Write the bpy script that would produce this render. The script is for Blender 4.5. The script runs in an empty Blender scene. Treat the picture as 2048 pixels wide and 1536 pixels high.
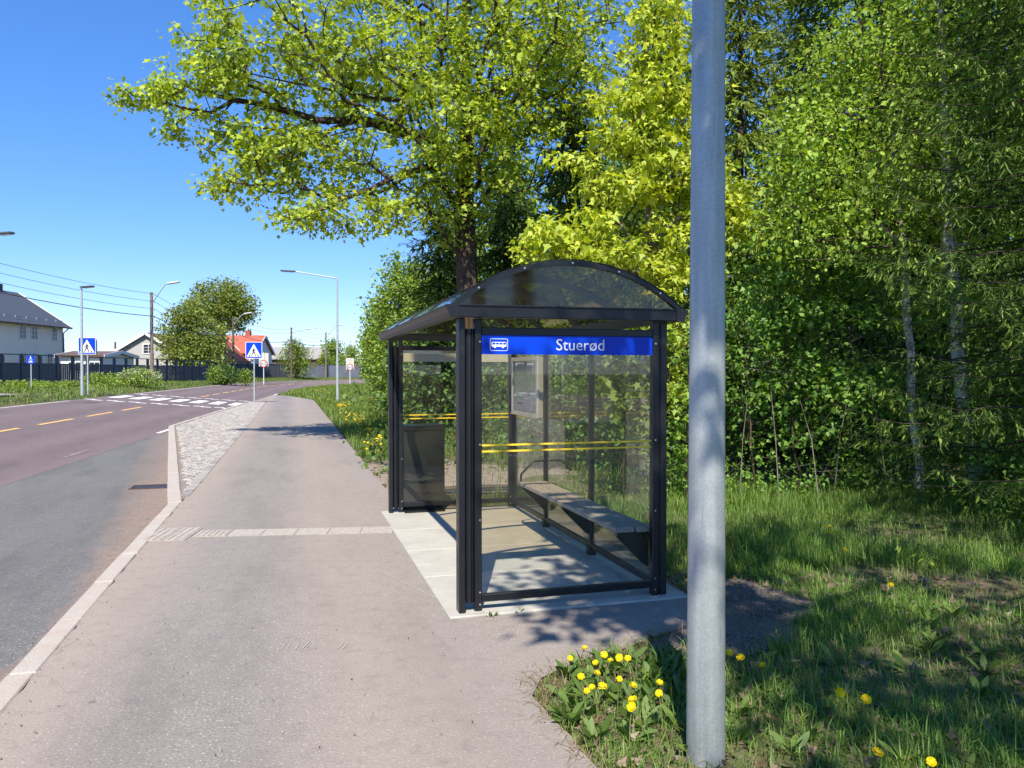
import bpy, bmesh, math, random
import numpy as np
from mathutils import Vector, Matrix

sc = bpy.context.scene
COL = sc.collection
R = math.radians
PI = math.pi

# ------------------------------------------------------------------ camera, sky, sun, exposure
EYE = 1.6
FPX = 1540.0            # focal length in pixels of the 2048 px wide photograph
cam_d = bpy.data.cameras.new('camera')
cam = bpy.data.objects.new('camera', cam_d)
COL.objects.link(cam)
cam.location = (0, 0, EYE)
cam.rotation_euler = (R(90 - 0.893), 0, 0)
cam_d.sensor_width = 36.0
cam_d.lens = 36.0 * FPX / 2048.0
cam_d.clip_start = 0.05
cam_d.clip_end = 6000
sc.camera = cam

SUN_EL = R(50.8)
to_sun = Vector((-0.03, -math.cos(SUN_EL), math.sin(SUN_EL))).normalized()
world = bpy.data.worlds.new('World')
sc.world = world
world.use_nodes = True
wn = world.node_tree
wn.nodes.clear()
w_out = wn.nodes.new('ShaderNodeOutputWorld')
w_bg = wn.nodes.new('ShaderNodeBackground')
w_sky = wn.nodes.new('ShaderNodeTexSky')
w_sky.sky_type = 'NISHITA'
w_sky.sun_disc = False
w_sky.sun_elevation = SUN_EL
w_sky.sun_rotation = R(180)
w_sky.altitude = 0
w_sky.air_density = 1.0
w_sky.dust_density = 0.0
w_sky.ozone_density = 6.0
w_bg.inputs['Strength'].default_value = 0.120
w_hs = wn.nodes.new('ShaderNodeHueSaturation')
w_hs.inputs['Saturation'].default_value = 1.30
w_gm = wn.nodes.new('ShaderNodeGamma')
w_gm.inputs['Gamma'].default_value = 0.78
wn.links.new(w_sky.outputs[0], w_gm.inputs['Color'])
wn.links.new(w_gm.outputs[0], w_hs.inputs['Color'])
w_mx = wn.nodes.new('ShaderNodeMix'); w_mx.data_type = 'RGBA'; w_mx.blend_type = 'MULTIPLY'
w_mx.inputs[0].default_value = 1.0
w_mx.inputs[7].default_value = (0.92, 0.98, 1.26, 1)
wn.links.new(w_hs.outputs[0], w_mx.inputs[6])
wn.links.new(w_mx.outputs[2], w_bg.inputs['Color'])
wn.links.new(w_bg.outputs[0], w_out.inputs['Surface'])

sun_d = bpy.data.lights.new('sun', 'SUN')
sun_d.energy = 4.2
sun_d.angle = R(0.53)
sun_d.color = (1.0, 0.93, 0.81)
sun = bpy.data.objects.new('sun', sun_d)
COL.objects.link(sun)
sun.rotation_euler = (-to_sun).to_track_quat('-Z', 'Y').to_euler()
sun.location = (0, -30, 40)

sc.view_settings.view_transform = 'Standard'
sc.view_settings.look = 'None'
sc.view_settings.gamma = 1.0
sc.view_settings.use_curve_mapping = False
sc.view_settings.exposure = 1.0
sc.render.engine = 'CYCLES'
sc.cycles.max_bounces = 7
sc.cycles.diffuse_bounces = 3
sc.cycles.glossy_bounces = 4
sc.cycles.transmission_bounces = 4
sc.cycles.transparent_max_bounces = 24
sc.cycles.caustics_reflective = False
sc.cycles.caustics_refractive = False
sc.cycles.use_denoising = True

# ------------------------------------------------------------------ helpers
def tag(o, label=None, cat=None, group=None, kind=None):
    if label: o['label'] = label
    if cat: o['category'] = cat
    if group: o['group'] = group
    if kind: o['kind'] = kind
    return o

def link(o, parent=None):
    COL.objects.link(o)
    if parent is not None:
        o.parent = parent
    return o

def empty(name, loc=(0, 0, 0), rz=0.0):
    o = bpy.data.objects.new(name, None)
    o.empty_display_size = 0.2
    o.location = loc
    o.rotation_euler = (0, 0, rz)
    COL.objects.link(o)
    return o

def copy_tree(o, parent=None):
    c = o.copy()
    COL.objects.link(c)
    c.parent = parent
    for ch in list(o.children):
        copy_tree(ch, c)
    return c

def mesh_np(name, V, faces_k, mats, smooth=False, parent=None, mat_index=None):
    """V (n,3); faces_k list of (m,k) int arrays"""
    me = bpy.data.meshes.new(name)
    V = np.asarray(V, dtype=np.float32)
    me.vertices.add(len(V))
    me.vertices.foreach_set('co', V.ravel())
    starts, idx, off = [], [], 0
    for F in faces_k:
        F = np.asarray(F, dtype=np.int32)
        if not len(F): continue
        m, k = F.shape
        starts.append(off + np.arange(m, dtype=np.int32) * k)
        idx.append(F.ravel())
        off += m * k
    starts = np.concatenate(starts); idx = np.concatenate(idx)
    me.loops.add(len(idx))
    me.loops.foreach_set('vertex_index', idx)
    me.polygons.add(len(starts))
    me.polygons.foreach_set('loop_start', starts)
    if smooth:
        me.polygons.foreach_set('use_smooth', np.ones(len(starts), dtype=bool))
    for m in (mats if isinstance(mats, (list, tuple)) else [mats]):
        me.materials.append(m)
    if mat_index is not None:
        me.polygons.foreach_set('material_index', np.asarray(mat_index, dtype=np.int32))
    me.update(calc_edges=True)
    me.validate()
    o = bpy.data.objects.new(name, me)
    link(o, parent)
    return o

class MB:
    """collects simple solids into one mesh"""
    def __init__(self):
        self.v, self.f, self.s = [], [], []
    def add(self, vs, fs, smooth=False):
        b = len(self.v)
        self.v += [tuple(p) for p in vs]
        self.f += [tuple(i + b for i in f) for f in fs]
        self.s += [smooth] * len(fs)
        return self
    def box(self, x0, x1, y0, y1, z0, z1):
        vs = [(x0, y0, z0), (x1, y0, z0), (x1, y1, z0), (x0, y1, z0), (x0, y0, z1), (x1, y0, z1), (x1, y1, z1), (x0, y1, z1)]
        return self.add(vs, [(0, 3, 2, 1), (4, 5, 6, 7), (0, 1, 5, 4), (1, 2, 6, 5), (2, 3, 7, 6), (3, 0, 4, 7)])
    def bar(self, a, b, w, h, up=(0, 0, 1)):
        """rectangular bar from a to b: w across, h along up"""
        a = Vector(a); b = Vector(b); d = (b - a).normalized()
        s = d.cross(Vector(up))
        if s.length < 1e-5: s = d.cross(Vector((1, 0, 0)))
        s.normalize(); u = s.cross(d).normalized()
        s *= w / 2; u *= h / 2
        vs = [a - s - u, a + s - u, a + s + u, a - s + u, b - s - u, b + s - u, b + s + u, b - s + u]
        return self.add(vs, [(0, 1, 2, 3), (7, 6, 5, 4), (0, 4, 5, 1), (1, 5, 6, 2), (2, 6, 7, 3), (3, 7, 4, 0)])
    def tube(self, pts, rad, n=8, cap=True):
        pts = [Vector(p) for p in pts]
        if not isinstance(rad, (list, tuple)): rad = [rad] * len(pts)
        rings = []
        ref = None
        for i, p in enumerate(pts):
            d = (pts[min(i + 1, len(pts) - 1)] - pts[max(i - 1, 0)]).normalized()
            if ref is None:
                ref = Vector((1, 0, 0)) if abs(d.x) < 0.8 else Vector((0, 1, 0))
            s = (ref - d * ref.dot(d)).normalized(); ref = s
            u = d.cross(s)
            rings.append([p + (s * math.cos(2 * PI * k / n) + u * math.sin(2 * PI * k / n)) * rad[i] for k in range(n)])
        vs = [q for r in rings for q in r]
        fs = []
        for i in range(len(pts) - 1):
            for k in range(n):
                a, b = i * n + k, i * n + (k + 1) % n
                fs.append((a, b, b + n, a + n))
        self.add(vs, fs, True)
        if cap:
            m = len(pts) - 1
            self.add(rings[0], [tuple(reversed(range(n)))])
            self.add(rings[m], [tuple(range(n))])
        return self
    def prism(self, poly, axis, a, b):
        """poly: list of 2-D points; extruded along axis 'x','y','z' from a to b"""
        n = len(poly)
        def p3(q, t):
            if axis == 'z': return (q[0], q[1], t)
            if axis == 'y': return (q[0], t, q[1])
            return (t, q[0], q[1])
        vs = [p3(q, a) for q in poly] + [p3(q, b) for q in poly]
        fs = [tuple(range(n)), tuple(reversed(range(n, 2 * n)))]
        fs += [(i, i + n, (i + 1) % n + n, (i + 1) % n) for i in range(n)]
        return self.add(vs, fs)
    def build(self, name, mat, parent=None, bevel=0.0, loc=None, fix=True):
        me = bpy.data.meshes.new(name)
        me.from_pydata(self.v, [], self.f)
        for p, s in zip(me.polygons, self.s): p.use_smooth = s
        if fix:
            bm = bmesh.new(); bm.from_mesh(me)
            bmesh.ops.recalc_face_normals(bm, faces=bm.faces)
            if bevel > 0:
                ed = [e for e in bm.edges if len(e.link_faces) == 2 and e.calc_face_angle(0) > 0.9]
                bmesh.ops.bevel(bm, geom=ed, offset=bevel, segments=1, affect='EDGES', profile=0.5)
            bm.to_mesh(me); bm.free()
        me.materials.append(mat)
        o = bpy.data.objects.new(name, me)
        if loc is not None: o.location = loc
        link(o, parent)
        return o

def px(x, y, D):
    """world point seen at photograph pixel (x, y) at depth D"""
    return Vector(((x - 1024) / FPX * D, D, EYE + (744 - y) / FPX * D))

def gpx(x, y, z=0.0):
    D = (EYE - z) * FPX / (y - 744)
    return Vector(((x - 1024) / FPX * D, D, z))

# ------------------------------------------------------------------ procedural materials
class NT:
    def __init__(self, name):
        self.m = bpy.data.materials.new(name)
        self.m.use_nodes = True
        self.t = self.m.node_tree
        self.t.nodes.clear()
        self.out = self.t.nodes.new('ShaderNodeOutputMaterial')
        self._co = None
    def n(self, typ, **kw):
        nd = self.t.nodes.new(typ)
        for k, v in kw.items(): setattr(nd, k, v)
        return nd
    def l(self, a, b): self.t.links.new(a, b)
    def co(self):
        if self._co is None: self._co = self.n('ShaderNodeTexCoord').outputs['Object']
        return self._co
    def put(self, sock, v):
        if isinstance(v, bpy.types.NodeSocket): self.l(v, sock)
        elif v is not None:
            if isinstance(v, (tuple, list)) and len(v) == 3 and sock.type == 'RGBA': v = (*v, 1)
            sock.default_value = v
    def noise(self, scale, detail=4, rough=0.55, vec=None, dist=0.0):
        nd = self.n('ShaderNodeTexNoise')
        self.put(nd.inputs['Vector'], vec or self.co())
        nd.inputs['Scale'].default_value = scale; nd.inputs['Detail'].default_value = detail
        nd.inputs['Roughness'].default_value = rough; nd.inputs['Distortion'].default_value = dist
        return nd.outputs['Fac']
    def voro(self, scale, feature='F1', out='Distance', vec=None):
        nd = self.n('ShaderNodeTexVoronoi', feature=feature)
        self.put(nd.inputs['Vector'], vec or self.co())
        nd.inputs['Scale'].default_value = scale
        return nd.outputs[out]
    def ramp(self, fac, stops, interp='LINEAR'):
        nd = self.n('ShaderNodeValToRGB')
        cr = nd.color_ramp; cr.interpolation = interp
        while len(cr.elements) < len(stops): cr.elements.new(0.5)
        for e, (p, c) in zip(cr.elements, stops):
            e.position = p
            e.color = (c, c, c, 1) if isinstance(c, (int, float)) else (*c[:3], 1)
        self.put(nd.inputs['Fac'], fac)
        return nd.outputs['Color']
    def mix(self, fac, a, b, blend='MIX'):
        nd = self.n('ShaderNodeMix', data_type='RGBA', blend_type=blend)
        self.put(nd.inputs[0], fac); self.put(nd.inputs[6], a); self.put(nd.inputs[7], b)
        return nd.outputs[2]
    def math(self, op, a, b=None, c=None):
        nd = self.n('ShaderNodeMath', operation=op)
        self.put(nd.inputs[0], a)
        if b is not None: self.put(nd.inputs[1], b)
        if c is not None: self.put(nd.inputs[2], c)
        return nd.outputs[0]
    def dot(self, vec3, vec=None):
        nd = self.n('ShaderNodeVectorMath', operation='DOT_PRODUCT')
        self.put(nd.inputs[0], vec or self.co()); nd.inputs[1].default_value = vec3
        return nd.outputs['Value']
    def scalev(self, vec3, vec=None, rot=0.0):
        nd = self.n('ShaderNodeMapping'); nd.vector_type = 'TEXTURE' if rot else 'POINT'
        if rot:
            nd.inputs['Rotation'].default_value = (0, 0, rot); vec3 = tuple(1.0 / x for x in vec3)
        self.put(nd.inputs['Vector'], vec or self.co()); nd.inputs['Scale'].default_value = vec3
        return nd.outputs['Vector']
    def bump(self, h, strength=0.3, dist=0.01):
        nd = self.n('ShaderNodeBump')
        self.put(nd.inputs['Height'], h); nd.inputs['Strength'].default_value = strength
        nd.inputs['Distance'].default_value = dist
        return nd.outputs['Normal']
    def principled(self, col, rough=0.6, metal=0.0, spec=0.5, normal=None, **kw):
        p = self.n('ShaderNodeBsdfPrincipled')
        self.put(p.inputs['Base Color'], col); self.put(p.inputs['Roughness'], rough)
        self.put(p.inputs['Metallic'], metal)
        self.put(p.inputs['Specular IOR Level'], spec)
        if normal is not None: self.l(normal, p.inputs['Normal'])
        self.l(p.outputs[0], self.out.inputs['Surface'])
        return self.m

def plain(name, col, rough=0.6, metal=0.0, spec=0.5, var=0.12, scale=8.0, bump=0.0, bscale=60.0):
    t = NT(name)
    c = t.mix(t.ramp(t.noise(scale), [(0.3, 0.0), (0.75, 1.0)]), tuple(x * (1 - var) for x in col), tuple(min(1, x * (1 + var)) for x in col))
    nrm = t.bump(t.noise(bscale), bump, 0.004) if bump else None
    return t.principled(c, rough, metal, spec, nrm)

def leaf_mat(name, cols, trans=0.45, tcol=None, gloss=0.03):
    t = NT(name)
    g = t.n('ShaderNodeNewGeometry')
    rnd = g.outputs['Random Per Island']
    n = len(cols)
    c = t.ramp(rnd, [(i / max(1, n - 1), k) for i, k in enumerate(cols)])
    big = t.ramp(t.noise(0.9, 2), [(0.3, 0.82), (0.7, 1.12)])
    c = t.mix(1.0, c, big, 'MULTIPLY')
    d = t.n('ShaderNodeBsdfDiffuse'); t.l(c, d.inputs['Color'])
    tr = t.n('ShaderNodeBsdfTranslucent')
    t.l(t.mix(1.0, c, tcol or (1.25, 1.2, 0.55), 'MULTIPLY'), tr.inputs['Color'])
    m1 = t.n('ShaderNodeMixShader'); m1.inputs[0].default_value = trans
    t.l(d.outputs[0], m1.inputs[1]); t.l(tr.outputs[0], m1.inputs[2])
    gl = t.n('ShaderNodeBsdfGlossy'); gl.inputs['Roughness'].default_value = 0.6
    gl.inputs['Color'].default_value = (0.9, 0.95, 0.9, 1)
    m2 = t.n('ShaderNodeMixShader'); m2.inputs[0].default_value = gloss
    t.l(m1.outputs[0], m2.inputs[1]); t.l(gl.outputs[0], m2.inputs[2])
    t.l(m2.outputs[0], t.out.inputs['Surface'])
    return t.m

U2 = Vector((-0.2756, 0.9613, 0)); V2 = Vector((0.9613, 0.2756, 0))   # along / across the footpath and shelter
A0 = Vector((-0.284, 5.09, 0))                                          # front corner post of the shelter, path side
T2 = Vector((-0.2113, 0.9774, 0)); N2 = Vector((-0.9774, -0.2113, 0))  # along / across the road (N to the far side)
R0 = Vector((-5.06, 0, 0))

def asphalt(name, base, fleck, patch, dusty=None, dustc=(0.30, 0.22, 0.16)):
    t = NT(name)
    fine = t.math('ADD', t.math('MULTIPLY', t.noise(75, 3, 0.75), 0.6), t.math('MULTIPLY', t.noise(240, 2, 0.7), 0.4))
    c = t.mix(t.ramp(fine, [(0.38, 0.0), (0.62, 1.0)]), tuple(x * 0.55 for x in base), tuple(x * 1.45 for x in base))
    v = t.voro(85, out='Color')
    sep = t.n('ShaderNodeSeparateColor'); t.l(v, sep.inputs[0])
    dist = t.voro(85)
    fl = t.math('MULTIPLY', t.math('GREATER_THAN', sep.outputs[0], 0.86), t.math('LESS_THAN', dist, 0.34))
    c = t.mix(t.math('MULTIPLY', fl, 0.8), c, fleck)
    dk = t.math('MULTIPLY', t.math('LESS_THAN', sep.outputs[1], 0.12), t.math('LESS_THAN', dist, 0.4))
    c = t.mix(t.math('MULTIPLY', dk, 0.55), c, tuple(x * 0.35 for x in base))
    big = t.ramp(t.noise(0.45, 5, 0.6), [(0.32, 0.0), (0.68, 1.0)])
    c = t.mix(t.math('MULTIPLY', big, 0.55), c, patch)
    st = t.noise(1.6, 5, 0.65, vec=t.scalev((1.0, 0.22, 1.0), rot=R(16)))
    c = t.mix(t.ramp(st, [(0.36, 0.42), (0.52, 0.0), (1.0, 0.0)]), c, tuple(x * 0.62 for x in base))
    if dusty:
        c = dusty(t, c, dustc)
    med = t.noise(9, 4, 0.7)
    c = t.mix(t.ramp(med, [(0.28, 0.34), (0.48, 0.0), (0.56, 0.0), (0.78, 0.34)]), c, t.mix(t.ramp(med, [(0.49, 0.0), (0.51, 1.0)], 'CONSTANT'), tuple(x * 0.6 for x in base), tuple(min(1, x * 1.5) for x in base)))
    wv = t.n('ShaderNodeVectorMath', operation='ADD'); t.l(t.co(), wv.inputs[0])
    nz = t.n('ShaderNodeTexNoise'); nz.inputs['Scale'].default_value = 1.5; nz.inputs['Detail'].default_value = 4; t.l(t.co(), nz.inputs['Vector'])
    t.l(nz.outputs['Color'], wv.inputs[1])
    ck = t.math('MULTIPLY', t.math('LESS_THAN', t.voro(0.42, 'DISTANCE_TO_EDGE', vec=wv.outputs[0]), 0.0022), t.ramp(t.noise(0.6, 3), [(0.56, 0.0), (0.64, 0.45)]))
    c = t.mix(ck, c, tuple(x * 0.3 for x in base))
    gum = t.voro(2.1); gs = t.n('ShaderNodeSeparateColor'); t.l(t.voro(2.1, out='Color'), gs.inputs[0])
    c = t.mix(t.math('MULTIPLY', t.math('MULTIPLY', t.math('LESS_THAN', gum, 0.045), t.math('GREATER_THAN', gs.outputs[0], 0.62)), 0.5), c, tuple(x * 0.4 for x in base))
    h = t.math('ADD', t.math('MULTIPLY', fine, 0.6), t.math('MULTIPLY', dist, -0.5))
    return t.principled(c, 0.88, 0, 0.35, t.bump(h, 0.55, 0.006))

def path_dust(t, c, dc):
    v = t.math('ADD', t.dot(tuple(V2)), -float(A0.dot(V2)))           # 0 at the shelter front, about -2.6 at the kerb
    w = t.math('ADD', v, t.math('MULTIPLY', t.math('ADD', t.noise(0.8, 4), -0.5), 0.5))
    band = t.ramp(t.math('DIVIDE', t.math('ADD', w, 3.2), 3.2),
                  [(0.05, 0.5), (0.28, 0.95), (0.42, 0.15), (0.58, 0.10), (0.74, 0.75), (0.95, 0.45)])
    return t.mix(t.math('MULTIPLY', band, 0.72), c, dc)

def bay_dust(t, c, dc):
    # sand washed against the kerb: a strip along the kerb line, wider at the island
    k = Vector((-2.35, 3.54, 0)).dot(V2)
    v = t.math('ADD', t.dot(tuple(V2)), -float(k))                     # negative away from the kerb
    u = t.dot(tuple(U2))
    wid = t.math('ADD', 0.28, t.math('MULTIPLY', t.math('MAXIMUM', t.math('ADD', u, -6.0), 0.0), 0.13))
    wob = t.math('MULTIPLY', t.math('ADD', t.noise(2.6, 6, 0.7), -0.5), 0.55)
    q = t.math('DIVIDE', t.math('ADD', t.math('MULTIPLY', v, -1.0), wob), wid)
    f = t.ramp(q, [(0.0, 0.98), (0.55, 0.85), (0.95, 0.25), (1.15, 0.0)])
    return t.mix(f, c, t.mix(t.ramp(t.noise(40, 3), [(0.35, 0.0), (0.7, 1.0)]), tuple(x * 0.72 for x in dc), tuple(x * 1.2 for x in dc)))

M = {}
M['path'] = asphalt('footpath_asphalt', (0.208, 0.188, 0.176), (0.60, 0.56, 0.51), (0.250, 0.222, 0.204), path_dust, (0.335, 0.272, 0.225))
M['bay'] = asphalt('bay_asphalt', (0.128, 0.123, 0.119), (0.52, 0.51, 0.48), (0.165, 0.158, 0.152), bay_dust, (0.26, 0.19, 0.15))
def road_wear(t, c, dc):
    s = t.dot(tuple(N2), None)
    s = t.math('ADD', s, -float(R0.dot(N2)))
    w = t.math('ADD', s, t.math('MULTIPLY', t.math('ADD', t.noise(0.5, 3), -0.5), 0.3))
    b = t.ramp(t.math('DIVIDE', w, 6.4), [(0.0, 0.55), (0.13, 0.0), (0.24, 0.5), (0.36, 0.0), (0.5, 0.3), (0.62, 0.0), (0.76, 0.5), (0.9, 0.0), (1.0, 0.6)])
    return t.mix(b, c, dc)
M['road'] = asphalt('road_asphalt', (0.138, 0.104, 0.104), (0.36, 0.29, 0.28), (0.160, 0.120, 0.119), road_wear, (0.20, 0.155, 0.148))
M['apron'] = M['path']

t = NT('granite_kerb')
c = t.mix(t.ramp(t.noise(180, 3, 0.7), [(0.35, 0), (0.7, 1)]), (0.31, 0.275, 0.24), (0.52, 0.475, 0.43))
c = t.mix(t.ramp(t.noise(5, 4), [(0.4, 0), (0.75, 0.55)]), c, (0.36, 0.26, 0.20))
M['kerb'] = t.principled(c, 0.85, 0, 0.3, t.bump(t.noise(90), 0.4, 0.006))

t = NT('granite_sett')
oi = t.n('ShaderNodeObjectInfo'); g = t.n('ShaderNodeNewGeometry')
rr = t.math('FRACT', t.math('ADD', oi.outputs['Random'], g.outputs['Random Per Island']))
c = t.ramp(rr, [(0, (0.25, 0.225, 0.21)), (0.35, (0.36, 0.33, 0.305)), (0.7, (0.44, 0.40, 0.365)), (1, (0.30, 0.285, 0.28))])
c = t.mix(t.ramp(t.noise(120, 3, 0.7), [(0.3, 0), (0.7, 1)]), t.mix(1.0, c, (0.72, 0.72, 0.72), 'MULTIPLY'), c)
M['sett'] = t.principled(c, 0.85, 0, 0.3, t.bump(t.noise(70), 0.5, 0.008))
M['joint'] = plain('joint_grit', (0.22, 0.18, 0.15), 0.95, var=0.25, scale=30, bump=0.5, bscale=200)

t = NT('concrete_slab')
c = t.mix(t.ramp(t.noise(140, 3, 0.7), [(0.35, 0), (0.7, 1)]), (0.37, 0.35, 0.31), (0.47, 0.45, 0.40))
c = t.mix(t.ramp(t.noise(2.2, 5, 0.65), [(0.42, 0), (0.7, 0.6)]), c, (0.29, 0.27, 0.235))
c = t.mix(t.ramp(t.noise(3.0, 5, 0.7, vec=t.scalev((1, 4, 1))), [(0.58, 0), (0.68, 0.5)]), c, (0.52, 0.50, 0.46))
M['slab'] = t.principled(c, 0.85, 0, 0.3, t.bump(t.noise(180), 0.35, 0.004))
M['tactile'] = plain('tactile_concrete', (0.36, 0.32, 0.28), 0.88, var=0.2, scale=25, bump=0.4, bscale=140)

t = NT('ground_soil')
a = t.ramp(t.noise(1.1, 5, 0.6), [(0.35, 0), (0.62, 1)])
soil = t.mix(t.ramp(t.noise(45, 4, 0.7), [(0.3, 0), (0.7, 1)]), (0.085, 0.062, 0.042), (0.22, 0.165, 0.12))
turf = t.mix(t.ramp(t.noise(30, 4, 0.7), [(0.3, 0), (0.7, 1)]), (0.035, 0.06, 0.015), (0.10, 0.13, 0.035))
M['ground'] = t.principled(t.mix(a, soil, turf), 0.95, 0, 0.2, t.bump(t.noise(30, 5), 0.8, 0.03))
t = NT('dark_gravel')
vd = t.voro(75); vc = t.voro(75, out='Color')
sep = t.n('ShaderNodeSeparateColor'); t.l(vc, sep.inputs[0])
c = t.mix(sep.outputs[0], (0.055, 0.048, 0.047), (0.19, 0.165, 0.155))
c = t.mix(t.ramp(t.noise(3, 4), [(0.45, 0), (0.7, 0.7)]), c, (0.20, 0.15, 0.11))
M['gravel'] = t.principled(c, 0.95, 0, 0.3, t.bump(t.math('MULTIPLY', vd, -1.0), 0.9, 0.012))

M['paint'] = plain('road_paint', (0.78, 0.77, 0.74), 0.7, var=0.12, scale=20)
t = NT('worn_paint')
c = t.mix(t.ramp(t.noise(14, 5, 0.7), [(0.45, 0), (0.6, 1)]), (0.62, 0.56, 0.53), (0.24, 0.18, 0.18))
M['worn'] = t.principled(c, 0.8)
t = NT('faint_paint')
M['faint'] = t.principled(t.mix(t.ramp(t.noise(9, 5, 0.7), [(0.42, 0), (0.55, 1)]), (0.34, 0.28, 0.27), (0.16, 0.115, 0.115)), 0.85)
M['yellow_paint'] = plain('yellow_road_paint', (0.72, 0.43, 0.12), 0.7, var=0.25, scale=9)

M['black'] = plain('black_powder_coat', (0.007, 0.008, 0.011), 0.38, 0.0, 0.5, var=0.3, scale=14)
t = NT('black_post_coat')
c = t.mix(t.ramp(t.noise(9, 5, 0.7), [(0.62, 0), (0.75, 0.35)]), (0.008, 0.009, 0.012), (0.045, 0.045, 0.045))
c = t.mix(t.ramp(t.noise(34, 3, 0.6, vec=t.scalev((1, 1, 0.25))), [(0.74, 0), (0.765, 0.8)]), c, (0.35, 0.33, 0.30))
M['post'] = t.principled(c, t.ramp(t.noise(6, 4), [(0.3, 0.30), (0.7, 0.48)]), 0.0, 0.5)
M['screw'] = plain('zinc_screw', (0.75, 0.75, 0.74), 0.3, 0.9)
t = NT('galvanised_steel')
g1 = t.noise(30, 4, 0.6, vec=t.scalev((1, 1, 0.05)))
c = t.mix(t.ramp(g1, [(0.35, 0), (0.7, 1)]), (0.31, 0.345, 0.345), (0.45, 0.485, 0.48))
c = t.mix(t.ramp(t.noise(70, 2, 0.5, vec=t.scalev((1, 1, 0.06))), [(0.70, 0), (0.73, 0.7)]), c, (0.13, 0.14, 0.15))
c = t.mix(t.ramp(t.noise(2.5, 4), [(0.5, 0), (0.75, 0.35)]), c, (0.66, 0.68, 0.70))
sp_ = t.n('ShaderNodeSeparateColor'); t.l(t.voro(140, out='Color'), sp_.inputs[0])
c = t.mix(0.22, c, t.mix(sp_.outputs[0], (0.24, 0.27, 0.275), (0.54, 0.575, 0.57)))
M['galv'] = t.principled(c, t.ramp(t.noise(10, 3), [(0.3, 0.42), (0.7, 0.6)]), 0.55, 0.5, t.bump(g1, 0.08, 0.002))
M['galv_far'] = plain('galvanised_far', (0.42, 0.46, 0.48), 0.5, 0.3)
M['lamp_head'] = plain('lamp_head_grey', (0.10, 0.11, 0.13), 0.45, 0.3)
M['lamp_pale'] = plain('lamp_head_pale', (0.62, 0.62, 0.60), 0.5)
M['alu'] = plain('aluminium', (0.62, 0.61, 0.58), 0.35, 0.6)
M['sign_blue'] = plain('sign_blue_film', (0.001, 0.045, 0.56), 0.35, 0, 0.25, var=0.04)
M['sign_white'] = plain('sign_white_film', (0.80, 0.82, 0.84), 0.4, var=0.03)
M['sign_black'] = plain('sign_black_film', (0.012, 0.012, 0.014), 0.45)
M['sign_red'] = plain('sign_red_film', (0.38, 0.05, 0.035), 0.5, var=0.2)
M['sign_back'] = plain('sign_backing', (0.52, 0.49, 0.42), 0.6, var=0.08, scale=20)
M['paper'] = None
t = NT('timetable_sheet')
w = t.n('ShaderNodeTexWave', wave_type='BANDS', bands_direction='Z'); t.l(t.co(), w.inputs['Vector'])
w.inputs['Scale'].default_value = 13; w.inputs['Distortion'].default_value = 0.0
ln = t.math('MULTIPLY', t.ramp(w.outputs['Fac'], [(0.55, 0), (0.7, 1)]), t.ramp(t.noise(55, 2, 0.6, vec=t.scalev((1, 1, 0.3))), [(0.45, 0), (0.55, 1)]))
M['paper'] = t.principled(t.mix(t.math('MULTIPLY', ln, 0.35), (0.70, 0.70, 0.68), (0.25, 0.26, 0.30)), 0.6)
M['sticker'] = plain('yellow_stripe_film', (0.80, 0.56, 0.03), 0.5, var=0.06)
M['bin'] = plain('black_bin_steel', (0.009, 0.010, 0.011), 0.30, 0.0, var=0.25)

def glass(name, tint, dust, ior=1.5, dustcol=(0.5, 0.5, 0.46), rough=0.0, dscale=2.5):
    t = NT(name)
    tr = t.n('ShaderNodeBsdfTransparent'); tr.inputs[0].default_value = (*tint, 1)
    gl = t.n('ShaderNodeBsdfGlossy'); gl.inputs['Roughness'].default_value = rough
    gm = t.n('ShaderNodeNewGeometry')
    dp = t.n('ShaderNodeVectorMath', operation='DOT_PRODUCT'); t.l(gm.outputs['Normal'], dp.inputs[0]); t.l(gm.outputs['Incoming'], dp.inputs[1])
    om = t.math('SUBTRACT', 1.0, t.math('ABSOLUTE', dp.outputs['Value']))
    f0 = ((ior - 1) / (ior + 1)) ** 2
    fr = t.math('ADD', f0, t.math('MULTIPLY', t.math('POWER', om, 5.0), 1 - f0))
    m1 = t.n('ShaderNodeMixShader')
    t.l(fr, m1.inputs[0]); t.l(tr.outputs[0], m1.inputs[1]); t.l(gl.outputs[0], m1.inputs[2])
    df = t.n('ShaderNodeBsdfDiffuse'); df.inputs[0].default_value = (*dustcol, 1)
    m2 = t.n('ShaderNodeMixShader')
    d = t.ramp(t.noise(dscale, 5, 0.65), [(0.3, dust * 0.5), (0.75, dust * 1.7)])
    t.l(d, m2.inputs[0]); t.l(m1.outputs[0], m2.inputs[1]); t.l(df.outputs[0], m2.inputs[2])
    t.l(m2.outputs[0], t.out.inputs['Surface'])
    return t.m
M['glass'] = glass('clear_pane', (0.98, 0.985, 0.975), 0.010)
M['case_glass'] = glass('case_pane', (0.93, 0.94, 0.94), 0.06)
M['smoked'] = glass('smoked_polycarbonate', (0.88, 0.83, 0.70), 0.012, 1.5, (0.26, 0.24, 0.19), 0.06, 1.6)

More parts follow.
